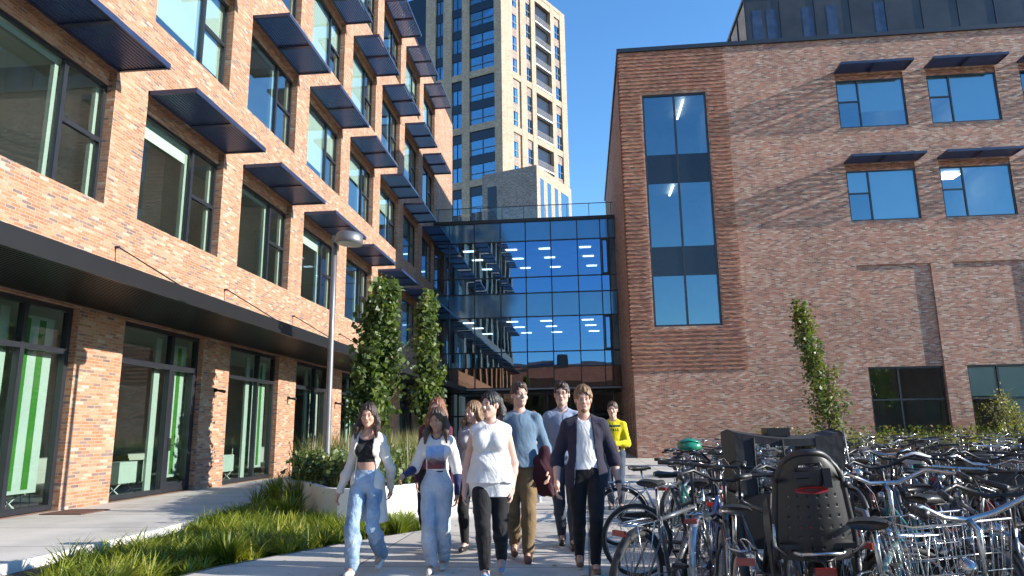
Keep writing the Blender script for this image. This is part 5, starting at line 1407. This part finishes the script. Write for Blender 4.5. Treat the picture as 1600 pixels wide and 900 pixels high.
    def hand(s, G, i):
        E, W = s.elb[i], s.wri[i]; d = (W-E)/np.linalg.norm(W-E); q = s.h/1.75*(.92 if s.f else 1.0)
        d = d*.9 + np.array([0, 0, -.35]); d /= np.linalg.norm(d)
        inw = np.array([1.0 if i == 0 else -1.0, 0, 0]); inw = inw-d*(inw@d); inw /= np.linalg.norm(inw)
        fw = np.cross(d, inw); fw = fw if fw[1] < 0 else -fw
        kn = W + d*.088*q
        G.cap(W, W+d*.02, .026*q, .027*q, .015)
        for j in (-1.2, 0, 1.2): G.cap(W+d*.015+fw*.009*j*q, kn+fw*.021*j*q, .0155*q, .0135*q, .012)
        for j, L in ((1.5, .070), (.5, .080), (-.5, .076), (-1.5, .060)):
            a = kn+fw*j*.0205*q; m = a+(d*.86+inw*.38+fw*j*.06)*L*.52*q; e = m+(d*.45+inw*.85)*L*.5*q
            G.cap(a, m, .0100*q, .0092*q, .004); G.cap(m, e, .0092*q, .0078*q, .003)
        a = W+d*.028*q+fw*.026*q; m = a+(d*.62+fw*.70+inw*.25)*.042*q; e = m+(d*.92+fw*.18+inw*.35)*.034*q
        G.cap(a, m, .0145*q, .0118*q, .012); G.cap(m, e, .0118*q, .0092*q, .004)
    def headsdf(s, G):
        h = s.hs; P = s.hp; Rm = s.Rh
        G.cap(s.nb + np.array([0, .012, -.02]), P(0, .02, -.06), .056*(.86 if s.f else 1.04)*s.h/1.75, .052*(.84 if s.f else 1.02)*s.h/1.75, .03)
        G.ell(P(0, .012, .028), np.array((.073, .094, .087))*h, .02, Rm)
        G.ell(P(0, -.022, -.040), np.array((.058, .066, .066))*h, .035*h, Rm)
        G.cap(P(-.035, -.01, -.066), P(0, -.058, -.092), .024*h, .022*h, .03*h); G.cap(P(.035, -.01, -.066), P(0, -.058, -.092), .024*h, .022*h, .03*h)
        G.ell(P(0, -.066, -.095), np.array((.020, .018, .016))*h, .018*h, Rm)
        for sx in (-1, 1):
            G.ell(P(sx*.031, -.095, .004), np.array((.019, .016, .012))*h, .012*h, Rm, 'd')
            G.ell(P(sx*.040, -.062, -.028), np.array((.022, .02, .02))*h, .02*h, Rm)
            G.ell(P(sx*.077, .010, -.008), np.array((.010, .018, .031))*h, .006*h, Rm)
            G.ell(P(sx*.031, -.076, .004), np.array((.0125, .0125, .0125))*h, .003*h, Rm)
            G.ell(P(sx*.010, -.096, -.033), np.array((.009, .010, .008))*h, .006*h, Rm)
        G.cap(P(0, -.082, .016), P(0, -.106, -.024), .0095*h, .0125*h, .014*h); G.cap(P(-.035, -.076, .022), P(.035, -.076, .022), .011*h, .011*h, .018*h)
        G.cap(P(-.016, -.084, -.058), P(.016, -.084, -.058), .0085*h, .0085*h, .008*h); G.cap(P(-.013, -.082, -.067), P(.013, -.082, -.067), .0095*h, .0095*h, .008*h)
    def body(s):
        H = s.h; zs = [0.0]
        hz_ = [w[2] for w in s.wri]; z = -.01; zz = []
        while z < H+.04:
            zz.append(z)
            fine = z > .83*H or any(w-.22 < z < w+.02 for w in hz_)
            z += .0058 if z > .84*H else (.007 if fine else .014)
        xs_ = [p[0] for p in s.wri+s.ank+s.elb]; ys_ = [p[1] for p in s.wri+s.ank+s.elb]
        lo = (min(xs_+[-.2])-.12, min(ys_+[-.14])-.16, 0); hi = (max(xs_+[.2])+.12, max(ys_+[.12])+.12, 0)
        G = Grid(lo, hi, .0066, zz)
        s.torso(G)
        for i in (0, 1): s.arm(G, i); s.leg(G, i); G.cap(s.ank[i], s.ank[i]+np.array([0, -.12, -.045*H/1.75]), .036, .026, .02)
        for i in (0, 1):
            if s.hands & (1 << i) or s.hands == 1: s.hand(G, i)
        s.headsdf(G); V_, F_ = G.mesh()
        s.bodyo = npmesh('body', V_, F_, [SK[s.skin], lipm], s.root, smooth=True)
        # lips as a tint of the same skin surface
        ctr = V_[F_].mean(1); L = (ctr - s.hc) @ s.Rh / s.hs
        lip = (np.abs(L[:, 0]) < .021) & (L[:, 1] < -.080) & (L[:, 2] < -.053) & (L[:, 2] > -.074)
        s.bodyo.data.polygons.foreach_set('material_index', lip.astype(np.int32))
        for sx in (-1, 1):
            e = MB(); c = s.hp(sx*.031, -.079, .003); r = .0108*s.hs; Rm = Matrix(s.Rh.tolist()).to_4x4(); T = Matrix.Translation(Vector(c)) @ Rm @ Matrix.Rotation(PI/2, 4, 'X')
            e.lathe([(0, r), (r*.42, r*.905)], 12, 1, T); e.lathe([(r*.42, r*.905), (r*.8, r*.6), (r, 0), (r*.7, -r*.7), (0, -r)], 12, 0, T)
            e.build('eye', [eyem, irism], s.root)
    def brows(s, mat):
        for sx in (-1, 1):
            e = MB(); e.tube([s.hp(sx*.013, -.0905, .021), s.hp(sx*.030, -.0895, .027), s.hp(sx*.047, -.078, .022)], [.0032*s.hs, .0036*s.hs, .002*s.hs], 6); e.build('eyebrow', mat, s.root)
            e = MB(); e.tube([s.hp(sx*.019, -.0895, .007), s.hp(sx*.031, -.0915, .0105), s.hp(sx*.043, -.0855, .007)], .0016*s.hs, 5); e.build('eyelash', mat, s.root)
    def grid(s, lo, hi, h=.010): return Grid(lo, hi, h)
    def out(s, name, G, mat, sel=None):
        V_, F_ = G.mesh()
        if len(F_) == 0: return None
        o = npmesh(name, V_, F_, mat, s.root, smooth=True)
        if sel is not None: o.data.polygons.foreach_set('material_index', sel(V_[F_].mean(1)).astype(np.int32))
        return o
    def trousers(s, mat, o=.012, o2=.02, waist=.60, cuff=.93, flare=.0, fold=.007, name='trousers', f=24):
        H = s.h; xs_ = [p[0] for p in s.ank+s.knee]; ys_ = [p[1] for p in s.ank+s.knee]
        G = s.grid((min(xs_)-.22, min(ys_)-.2, 0), (max(xs_)+.22, max(ys_)+.2, waist*H+.03))
        b = H/1.75; g = s.g; t = s.top
        G.cap((-.045*b*g, .005, .525*H), (.045*b*g, .005, .525*H), .118*(1.08 if s.f else .98)*g*b+o, .118*(1.08 if s.f else .98)*g*b+o, .04, sy=1.16)
        G.cap((0, 0, .545*H), (0, 0, .64*H), .150*g*b*(1 if not s.f else .95)+o, .124*g*b*(.97 if s.f else 1.06)+o*.8, .04, sy=1.35)
        for i in (0, 1): s.leg(G, i, o, .02, o2, cuff, flare)
        G.noise(folds(s.seed, fold, 1.0, f)); G.plane((0, 0, 1), waist*H)
        return s.out(name, G, mat)
    def shirt(s, mat, o=.012, hem=.52, neck=.845, sleeve=1.0, fold=.006, name='shirt', openw=None, arms=(0, 1), hemo=None, neckr=.075, sel=None, f=22, vneck=0, slo=None, k=.03, back=None, cutneck=True):
        H = s.h; b = H/1.75; pts = s.elb+s.wri if sleeve > .5 else s.elb
        xs_ = [p[0] for p in pts]+[-.24*s.g, .24*s.g]; ys_ = [p[1] for p in pts]+[-.2*s.g, .18*s.g]
        zl = min([p[2] for p in (s.wri if sleeve > .5 else s.elb)]+[hem*H])-.05
        G = s.grid((min(xs_)-.1, min(ys_)-.1, zl), (max(xs_)+.1, max(ys_)+.1, .9*H), .009)
        s.torso(G, o, .045)
        if hem < .5:
            for i in (0, 1):
                q = (-1, 1)[i]; lg = .05 if hem < .38 else 0.0
                G.cap((q*.062*b, .005+lg*.3, .53*H), (q*(.070+lg*.5)*b, lg, hem*H-.03), .100*b*s.g+o+(hemo or 0)*.6, .098*b*s.g+o+(hemo or 0), .05, sy=1.12)
        elif hemo: G.cap(s.top(np.array([-.05*b*s.g, 0, .60*H])), s.top(np.array([-.055*b*s.g, 0, .5*H])), .10*b*s.g+o, .115*b*s.g+o+hemo, .05); G.cap(s.top(np.array([.05*b*s.g, 0, .60*H])), s.top(np.array([.055*b*s.g, 0, .5*H])), .10*b*s.g+o, .115*b*s.g+o+hemo, .05)
        G.plane((0, 0, -1), -hem*H)
        if sleeve > 0:
            A = s.grid((G.x[0], G.y[0], G.z[0]), (G.x[-1], G.y[-1], G.z[-1]), .009)
            for i in arms: s.arm(G, i, (slo if slo is not None else o), sleeve, k)
        G.noise(folds(s.seed+3, fold, 1.0, f))
        if cutneck:
            G.cap(s.nb+np.array([0, -.02, -.012]), s.nb+np.array([0, -.06, .12]), neckr*b*.86, neckr*b*1.25, .005, op='d')
        if vneck: G.cap(s.nb+np.array([0, -.13, .03]), s.nb+np.array([0, -.16, -vneck]), .045, .008, .004, op='d')
        if openw:
            w0, w1 = openw; X, Y, Z = np.meshgrid(G.x, G.y, G.z, indexing='ij', sparse=True)
            zt = (Z-hem*H)/((.83-hem)*H); w = w1+(w0-w1)*np.clip(zt, 0, 1); cx = s.lean*(Z/H-.5)*2
            inn = np.maximum(np.abs(X-cx)-w, Y-(-.012)); G.F = np.maximum(G.F, -inn.astype(np.float32))
        return s.out(name, G, mat, sel)
    def shoes(s, mat, sole, low=True, names='shoe', r=.040):
        for i in (0, 1):
            A = s.ank[i]; b = s.h/1.75*(.92 if s.f else 1.02); lift = A[2]-.085*s.h/1.75
            heel = lift > .02
            p = R(-8) if (A[1] < -.1 and not heel) else (R(38*min(1, lift/.06)) if heel else 0)
            # foot frame: forward -Y pitched
            fw = np.array([0, -math.cos(p), -math.sin(p)]) if heel else np.array([0, -1, 0.0]); up = np.array([0, -fw[2]*-1, -fw[1]]) if heel else np.array([0, 0, 1.0])
            if heel: up = np.array([0, fw[2], -fw[1]])
            base = A - up*.080*b + fw*.0
            lo = np.minimum(A, base+fw*.25)-.12; hi = np.maximum(A, base+fw*.25)+.12
            off = np.array([0.0, 0, 0])
            if base[2] + min(0, (fw*.2*b)[2]) < 0: off[2] = -(base[2] + min(0, (fw*.2*b)[2]))*1.0
            base = base+off
            G = Grid(lo, hi, .0075)
            G.cap(base+up*.035-fw*.03, base+up*.032+fw*.05, .040*b, .040*b, .02); G.cap(base+up*.032+fw*.05, base+up*.026+fw*.155*b, .042*b, .036*b, .02)
            G.cap(base+up*.04-fw*.012, A+off*.5, .042*b, .040*b, .02)
            G.plane(tuple(-up), float(-(up@base)))
            V_, F_ = G.mesh()
            if len(F_) == 0: continue
            c = V_[F_].mean(1); hgt = (c-base)@up
            o_ = npmesh('shoe', V_, F_, [mat, sole], s.root, smooth=True); o_.data.polygons.foreach_set('material_index', (hgt < .024).astype(np.int32))
    def hair(s, mat, style='short', length=.0, thick=.016, seed=1, part=0, fringe=.0):
        h = s.hs; P = s.hp; Rm = s.Rh; lz = s.hc[2]-length-.16
        lo = s.hc-np.array([.24, .24, 0]); hi = s.hc+np.array([.24, .26, .2]); lo[2] = min(lz, s.hc[2]-.18)
        G = Grid(lo, hi, .0065)
        G.ell(P(0, .016, .036), np.array((.079+thick*.4, .101+thick*.4, .090+thick))*h, .0, Rm)
        if style == 'short':
            G.ell(P(0, -.02, .10), np.array((.062, .075, .035))*h, .02, Rm)
            # keep face and neck clear
            G.ell(P(0, -.108, -.012), np.array((.070, .080, .088))*h, .006, Rm, 'd'); G.cap(P(0, -.06, -.09), P(0, .09, -.12), .085*h, .060*h, .01, op='d')
            G.ell(P(.075, -.03, -.03), np.array((.03, .045, .05))*h, .005, Rm, 'd'); G.ell(P(-.075, -.03, -.03), np.array((.03, .045, .05))*h, .005, Rm, 'd')
        else:
            rh = random.Random(seed)
            for sx in (-1, 1):
                if style in ('long', 'half'):
                    hx = .008 if style == 'half' else 0; G.cap(P(sx*(.070+hx), hx*4, .02), P(sx*(.088+hx), .01+hx*3, -.07), .030*h, .034*h, .02)
                    e = s.hc+np.array([sx*.105, -.045, -length*.55]); f_ = s.hc+np.array([sx*.108, -.070, -length])
                    a = P(sx*.088, .01, -.07); G.cap(a, e, .034*h, .031*h, .03); G.cap(e, f_, .031*h, .010*h, .03)
                    G.cap(P(sx*.03, .075, .0), s.hc+np.array([sx*.07, .09, -length*.8]), .055*h, .035*h, .03)
            if style in ('long', 'half'): G.cap(P(0, .06, -.02), s.hc+np.array([0, .10, -length*.8]), .062*h, .04*h, .03)
            if style == 'pony':
                G.cap(P(0, .10, .06), P(0, .145, .05), .026*h, .032*h, .02); G.cap(P(0, .145, .05), P(.02, .165, -.06), .034*h, .036*h, .03); G.cap(P(.02, .165, -.06), P(.03, .15, -.06-length), .036*h, .012*h, .03)
            G.ell(P(0, -.120, -.012), np.array((.060, .084, .102))*h, .008, Rm, 'd')
            if style != 'pony': G.cap(P(0, -.10, .075), P(0, -.02, .135), .010*h, .004*h, .012, op='d')
            if style == 'pony': G.cap(P(0, -.06, -.08), P(0, .07, -.11), .080*h, .055*h, .01, op='d'); G.ell(P(.085, .0, -.03), np.array((.035, .04, .05))*h, .004, Rm, 'd'); G.ell(P(-.085, .0, -.03), np.array((.035, .04, .05))*h, .004, Rm, 'd')
        sd = seed*1.7
        def strands(X, Y, Z):
            ang = np.arctan2(Y-s.hc[1], X-s.hc[0]); w = .8*np.sin(Z*21+sd)+.5*np.sin(Z*43+ang*2)
            return -.0042*np.sin(ang*17+w*1.6+sd) - .0022*np.sin(ang*41+w*3) - (.003*np.sin(X*140+Z*90)*np.sin(Y*120+sd) if style == 'short' else 0)
        G.noise(strands)
        return s.out('hair', G, mat)
hairm = lambda nm, c: plain('hair_'+nm, c, .42, 0, .35, 30, spec=.5, bump=.5, bscale=140)
HB_, HD, HA, HL, HM = hairm('black', (.012,.010,.010)), hairm('dark_brown', (.035,.018,.012)), hairm('auburn', (.20,.07,.03)), hairm('light_brown', (.20,.115,.055)), hairm('brown', (.07,.04,.025))
white_c = clothmat('cloth_white', (.74,.74,.73)); cream_c = clothmat('cloth_cream', (.66,.63,.58)); black_c = clothmat('cloth_black', (.012,.012,.014)); navy_c = clothmat('cloth_navy', (.022,.020,.040))
navy2 = clothmat('cloth_navy_knit', (.02,.03,.10)); maroon_c = clothmat('cloth_maroon', (.10,.015,.04)); bluegrey = clothmat('cloth_bluegrey', (.12,.19,.27)); shirtblue = clothmat('cloth_shirt_blue', (.24,.29,.40)); khaki = clothmat('cloth_khaki', (.19,.13,.065)); slate = clothmat('cloth_slate', (.055,.07,.10)); yellow_c = clothmat('cloth_yellow', (.70,.58,.01)); grey_c = clothmat('cloth_grey', (.45,.42,.42))
jean1 = denim('denim_mid', (.14,.24,.38), (.36,.48,.62)); jean2 = denim('denim_pale', (.34,.42,.52), (.52,.60,.68))
white_l = plain('shoe_white', (.72,.72,.70), .5, 0, .05, 8); brown_l = plain('shoe_brown', (.17,.08,.045), .45, 0, .15, 12); black_l = plain('shoe_black', (.02,.02,.022), .4, 0, .1, 10); blue_l = plain('shoe_blue', (.25,.40,.65), .5, 0, .2, 14)
def printmat():
    m, n, l, b = newmat('shirt_print'); b.inputs['Roughness'].default_value = .8
    tc = n.new('ShaderNodeTexCoord'); sp_ = n.new('ShaderNodeSeparateXYZ'); l.new(tc.outputs['Object'], sp_.inputs[0])
    nz = n.new('ShaderNodeTexNoise'); nz.inputs['Scale'].default_value = 22; nz.inputs['Detail'].default_value = 3; l.new(tc.outputs['Object'], nz.inputs['Vector'])
    a = n.new('ShaderNodeMath'); a.operation = 'MULTIPLY_ADD'; l.new(nz.outputs['Fac'], a.inputs[0]); a.inputs[1].default_value = .12; l.new(sp_.outputs[2], a.inputs[2])
    cr = ramp(n, [(0, (.05,.02,.03)), (.2, (.20,.05,.05)), (.32, (.10,.05,.07)), (.45, (.24,.14,.10)), (.55, (.30,.40,.60)), (.8, (.22,.40,.70)), (1, (.40,.55,.75))])
    mr = n.new('ShaderNodeMapRange'); mr.inputs[1].default_value = 1.02; mr.inputs[2].default_value = 1.27; l.new(a.outputs[0], mr.inputs[0]); l.new(mr.outputs[0], cr.inputs[0]); l.new(cr.outputs[0], b.inputs['Base Color']); return m

GP = 'people walking towards the camera'
# A
p = Person('person in a black cropped top, open cream cardigan and blue jeans, leftmost walker', -2.19, 7.12, R(-4), 1.64, .84, .108, True, 'light', (8, 6, 0), bust=.85,
           arms=[((-.055,.03,-.18),(-.105,-.0,-.315)), ((.045,.05,-.18),(.03,.12,-.30))], legs=[(-.07,-.16,.085), (.085,.22,.15)], group=GP)
p.trousers(jean1, .014, .030, .605, .96, .004, .010, 'jeans'); p.shirt(black_c, .007, .648, .80, 0, .002, 'crop_top', cutneck=True, neckr=.115, vneck=0)
p.shirt(cream_c, .018, .30, .84, .97, .011, 'cardigan', openw=(.080,.120), hemo=.026, slo=.015)
p.shoes(white_l, white_l); p.hair(HD, 'long', .23, seed=2); p.brows(HD)
# B
p = Person('person in a white printed tee over navy sleeves and pale jeans, looking down', -1.51, 7.27, R(0), 1.585, .87, .108, True, 'tan', (-12, 16, 0), bust=.8,
           arms=[((-.075,.02,-.165),(-.115,-.13,-.20)), ((.05,.03,-.18),(.05,.0,-.325))], legs=[(-.03,-.10,.085), (.06,.10,.095)], group=GP)
p.trousers(jean2, .015, .030, .625, .95, .0, .009, 'jeans')
prm = printmat()
p.shirt(navy2, .008, .60, .86, .98, .003, 'undershirt', neckr=.055)
p.shirt(white_c, .016, .612, .84, .36, .007, 'tee', sel=lambda c: (np.abs(c[:, 0]) < .092) & (c[:, 2] > .985) & (c[:, 2] < 1.215) & (c[:, 1] < -.03), slo=.026)
p.root.children; [o for o in KIDS[p.root.name] if o.name.startswith('tee')][0].data.materials.append(prm)
p.shoes(plain('shoe_beige', (.52,.47,.40), .6, 0, .15, 12), white_l); p.hair(HM, 'half', .23, seed=4); p.brows(HD)
# C
p = Person('person with long auburn hair and a maroon sweater, behind the printed tee', -1.80, 8.43, R(0), 1.74, .95, .110, True, 'fair', (-10, 2, 0), bust=.8, legs=[(-.09,.12,.12), (.08,-.12,.085)], group=GP, dx=.05)
p.trousers(black_c, .010, .012, .60, .95, 0, .004); p.shirt(maroon_c, .016, .53, .85, .98, .008, 'sweater', hemo=.01); p.shoes(black_l, black_l); p.hair(HA, 'long', .24, seed=6); p.brows(HA)
# D
p = Person('person with light brown hair and a pale blouse, behind the white sleeveless top', -1.33, 8.52, R(-10), 1.70, .95, .108, True, 'fair', (-30, 4, 0), bust=.8, legs=[(-.07,-.10,.085), (.08,.14,.12)], group=GP)
p.trousers(black_c, .010, .011, .60, .95, 0, .003); p.shirt(grey_c, .016, .50, .85, .98, .008, 'blouse', hemo=.01); p.shoes(black_l, black_l); p.hair(HL, 'long', .2, seed=7); p.brows(HL)
# E
p = Person('person with a black ponytail, white sleeveless blouse and black leggings, at the group centre', -.93, 7.05, R(4), 1.725, 1.16, .118, True, 'fair', (-34, 2, 0), bust=1.15, belly=1.0,
           arms=[((-.05,.02,-.185),(-.06,-.03,-.335)), ((.045,.03,-.185),(.03,-.02,-.33))], legs=[(-.05,-.17,.085), (.09,.17,.13)], group=GP)
p.trousers(black_c, .008, .011, .50, .93, 0, .003, 'leggings', f=40); p.shirt(white_c, .020, .425, .84, 0, .004, 'long_top', hemo=.012)
p.shirt(white_c, .026, .50, .845, 0, .011, 'blouse', neckr=.062, hemo=.016, vneck=.045, f=16); p.shoes(blue_l, white_l); p.hair(HB_, 'pony', .13, seed=9); p.brows(HB_)
# F
p = Person('person in a blue-grey sweater and khaki trousers, looking to the right', -.72, 7.95, R(4), 1.87, 1.04, .126, False, 'fair', (26, -3, 0),
           arms=[((-.03,.03,-.185),(-.02,-.02,-.33)), ((.055,.04,-.17),(.065,-.06,-.29))], legs=[(-.08,.18,.13), (.07,-.12,.085)], group=GP)
p.trousers(khaki, .012, .022, .60, .96, 0, .008); p.shirt(shirtblue, .010, .60, .87, .3, .003, 'collar_shirt', neckr=.05); p.shirt(bluegrey, .018, .515, .85, .97, .008, 'sweater', hemo=.006, neckr=.070, slo=.018); p.shoes(brown_l, brown_l); p.hair(HM, 'short', seed=3); p.brows(HM)
fj = p.wri[1].copy()
G = Grid((-.2,-.2,-.45), (.2,.2,.2), .010)
G.cap((.0,0,.10), (-.02,.02,-.10), .07, .11, .03, sy=1.5); G.cap((-.02,.02,-.10), (-.04,.03,-.30), .12, .07, .03, sy=1.7); G.cap((.03,.02,-.1), (.06,.02,-.34), .06, .035, .03); G.cap((-.09,.02,.0), (-.12,.02,-.26), .05, .04, .03); G.noise(folds(8, .016, .5, 30))
V_, F_ = G.mesh(); o = npmesh('jacket', V_, F_, clothmat('cloth_wine', (.045,.010,.020)), None, smooth=True); o.location = (-.72+fj[0]-.02, 7.95+fj[1], fj[2]+.10); tag(o, 'dark maroon jacket carried over the arm of the blue-grey sweater', 'jacket')
# G
p = Person('person with glasses in a blue-grey button shirt and dark jeans', -.27, 8.75, R(3), 1.915, .96, .120, False, 'fair', (-8, 0, 0),
           arms=[((-.045,.03,-.18),(-.05,-.03,-.33)), ((.04,.03,-.18),(.04,-.02,-.33))], legs=[(-.04,.14,.11), (.09,-.14,.085)], group=GP)
p.trousers(slate, .010, .012, .58, .96, 0, .007, 'jeans'); p.shirt(shirtblue, .016, .495, .86, .80, .008, 'shirt', neckr=.062, vneck=.03, hemo=.006, slo=.017)
m = MB()
for sx in (-1, 1):
    a = p.top(np.array([0, 0, 0])); q = [p.nb+np.array([sx*.012, -.062, -.03]), p.nb+np.array([sx*.062, -.045, .018]), p.nb+np.array([sx*.06, .03, .04]), p.nb+np.array([sx*.05, .035, .055]), p.nb+np.array([sx*.058, -.05, .05]), p.nb+np.array([sx*.005, -.07, -.008])]
    m.add(q, [(0, 1, 4, 5), (1, 2, 3, 4)])
for i in range(7): c = p.nb+np.array([0, -.128-.012*min(i, 3), -.06-.065*i]); m.lathe([(0, .003), (.006, .002), (.006, 0)], 8, 0, Matrix.Translation(Vector(c)) @ Matrix.Rotation(PI/2, 4, 'X'))
m.build('collar', shirtblue, p.root)
m = MB()
for sx in (-1, 1):
    e = [p.hp(sx*.031+.021*math.cos(t), -.103, .003+.016*math.sin(t)) for t in [i*PI/6 for i in range(12)]]; m.tube(e, .0022, 5, closed=True); m.tube([p.hp(sx*.052, -.103, .008), p.hp(sx*.076, -.03, .006), p.hp(sx*.078, .01, .0)], .002, 5)
m.tube([p.hp(-.010, -.103, .006), p.hp(0, -.107, .009), p.hp(.010, -.103, .006)], .002, 5); m.build('glasses', black_l, p.root)
p.shoes(black_l, black_l); p.hair(HD, 'short', seed=5); p.brows(HD)
# H
p = Person('bearded person in an open navy cardigan, white tee and black trousers, rightmost walker', .0, 7.3, R(2), 1.775, 1.0, .124, False, 'light', (2, 2, 0), dx=-.01,
           arms=[((-.065,.03,-.175),(-.07,-.06,-.32)), ((.065,.03,-.175),(.085,-.03,-.325))], legs=[(-.09,.20,.12), (.055,-.14,.085)], group=GP)
p.trousers(black_c, .008, .010, .56, .95, 0, .004); p.shirt(white_c, .012, .545, .85, .0, .004, 'tee', neckr=.066, f=14)
p.shirt(navy_c, .028, .445, .85, .60, .007, 'cardigan', openw=(.065,.125), hemo=.012, slo=.024, neckr=.07)
p.shoes(brown_l, white_l); p.hair(HL, 'short', seed=8, thick=.026); p.brows(HL)
G = Grid(p.hc-.2, p.hc+.2, .006); h = p.hs
G.cap(p.hp(-.052, .0, -.045), p.hp(0, -.064, -.098), .022*h, .026*h, .015); G.cap(p.hp(.052, .0, -.045), p.hp(0, -.064, -.098), .022*h, .026*h, .015)
G.ell(p.hp(0, -.088, -.050), np.array((.030, .02, .024))*h, .008, p.Rh, 'd'); G.noise(lambda X, Y, Z: -.002*np.sin(X*300)*np.sin(Z*320+Y*200)); p.out('beard', G, plain('beard', (.20,.115,.07), .7, 0, .3, 60))
m = MB(); w = p.wri[1]; d = (p.wri[1]-p.elb[1]); d = d/np.linalg.norm(d); m.tube([w-d*.035, w-d*.008], .0335, 14); m.build('wristwatch', black_l, p.root)
# I
p = Person('smiling person in a bright yellow long-sleeved shirt standing at the far entrance', .50, 12.8, R(-8), 1.82, 1.0, .122, False, 'fair', (-4, 0, 0),
           arms=[((-.035,-.03,-.18),(.07,-.12,-.19)), ((.04,-.03,-.18),(-.07,-.13,-.175))], legs=[(-.09,0,.085), (.09,0,.085)])
p.trousers(slate, .010, .012, .60, .95, 0, .006)
def chest(c):
    z = c[:, 2]/1.82; r = np.zeros(len(c), int); f_ = c[:, 1] < -.02
    r[f_ & (z > .765) & (z < .785) & (np.abs(c[:, 0]) < .13)] = 1
    r[f_ & (z > .725) & (z < .752) & (np.abs(c[:, 0]) < .10) & (np.sin(c[:, 0]*160) > -.2)] = 1
    return r
p.shirt([yellow_c, clothmat('cloth_dark_green', (.02,.06,.06))], .014, .52, .85, .97, .007, 'shirt', neckr=.062, sel=chest)
p.shoes(black_l, black_l); p.hair(HM, 'short', seed=11); p.brows(HM)
# J
p = Person('person in pale top and blue jeans almost hidden behind the two men at the back', -1.02, 14.3, R(6), 1.72, 1.0, .112, True, 'fair', (0, 0, 0), legs=[(-.09,.14,.12), (.08,-.14,.085)])
p.trousers(denim('denim_blue', (.12,.24,.45), (.28,.42,.62)), .012, .02, .6, .95, 0, .008, 'jeans'); p.shirt(grey_c, .016, .52, .85, .97, .008, 'shirt', hemo=.008); p.shoes(blue_l, white_l); p.hair(HL, 'long', .18, seed=12); p.brows(HL)
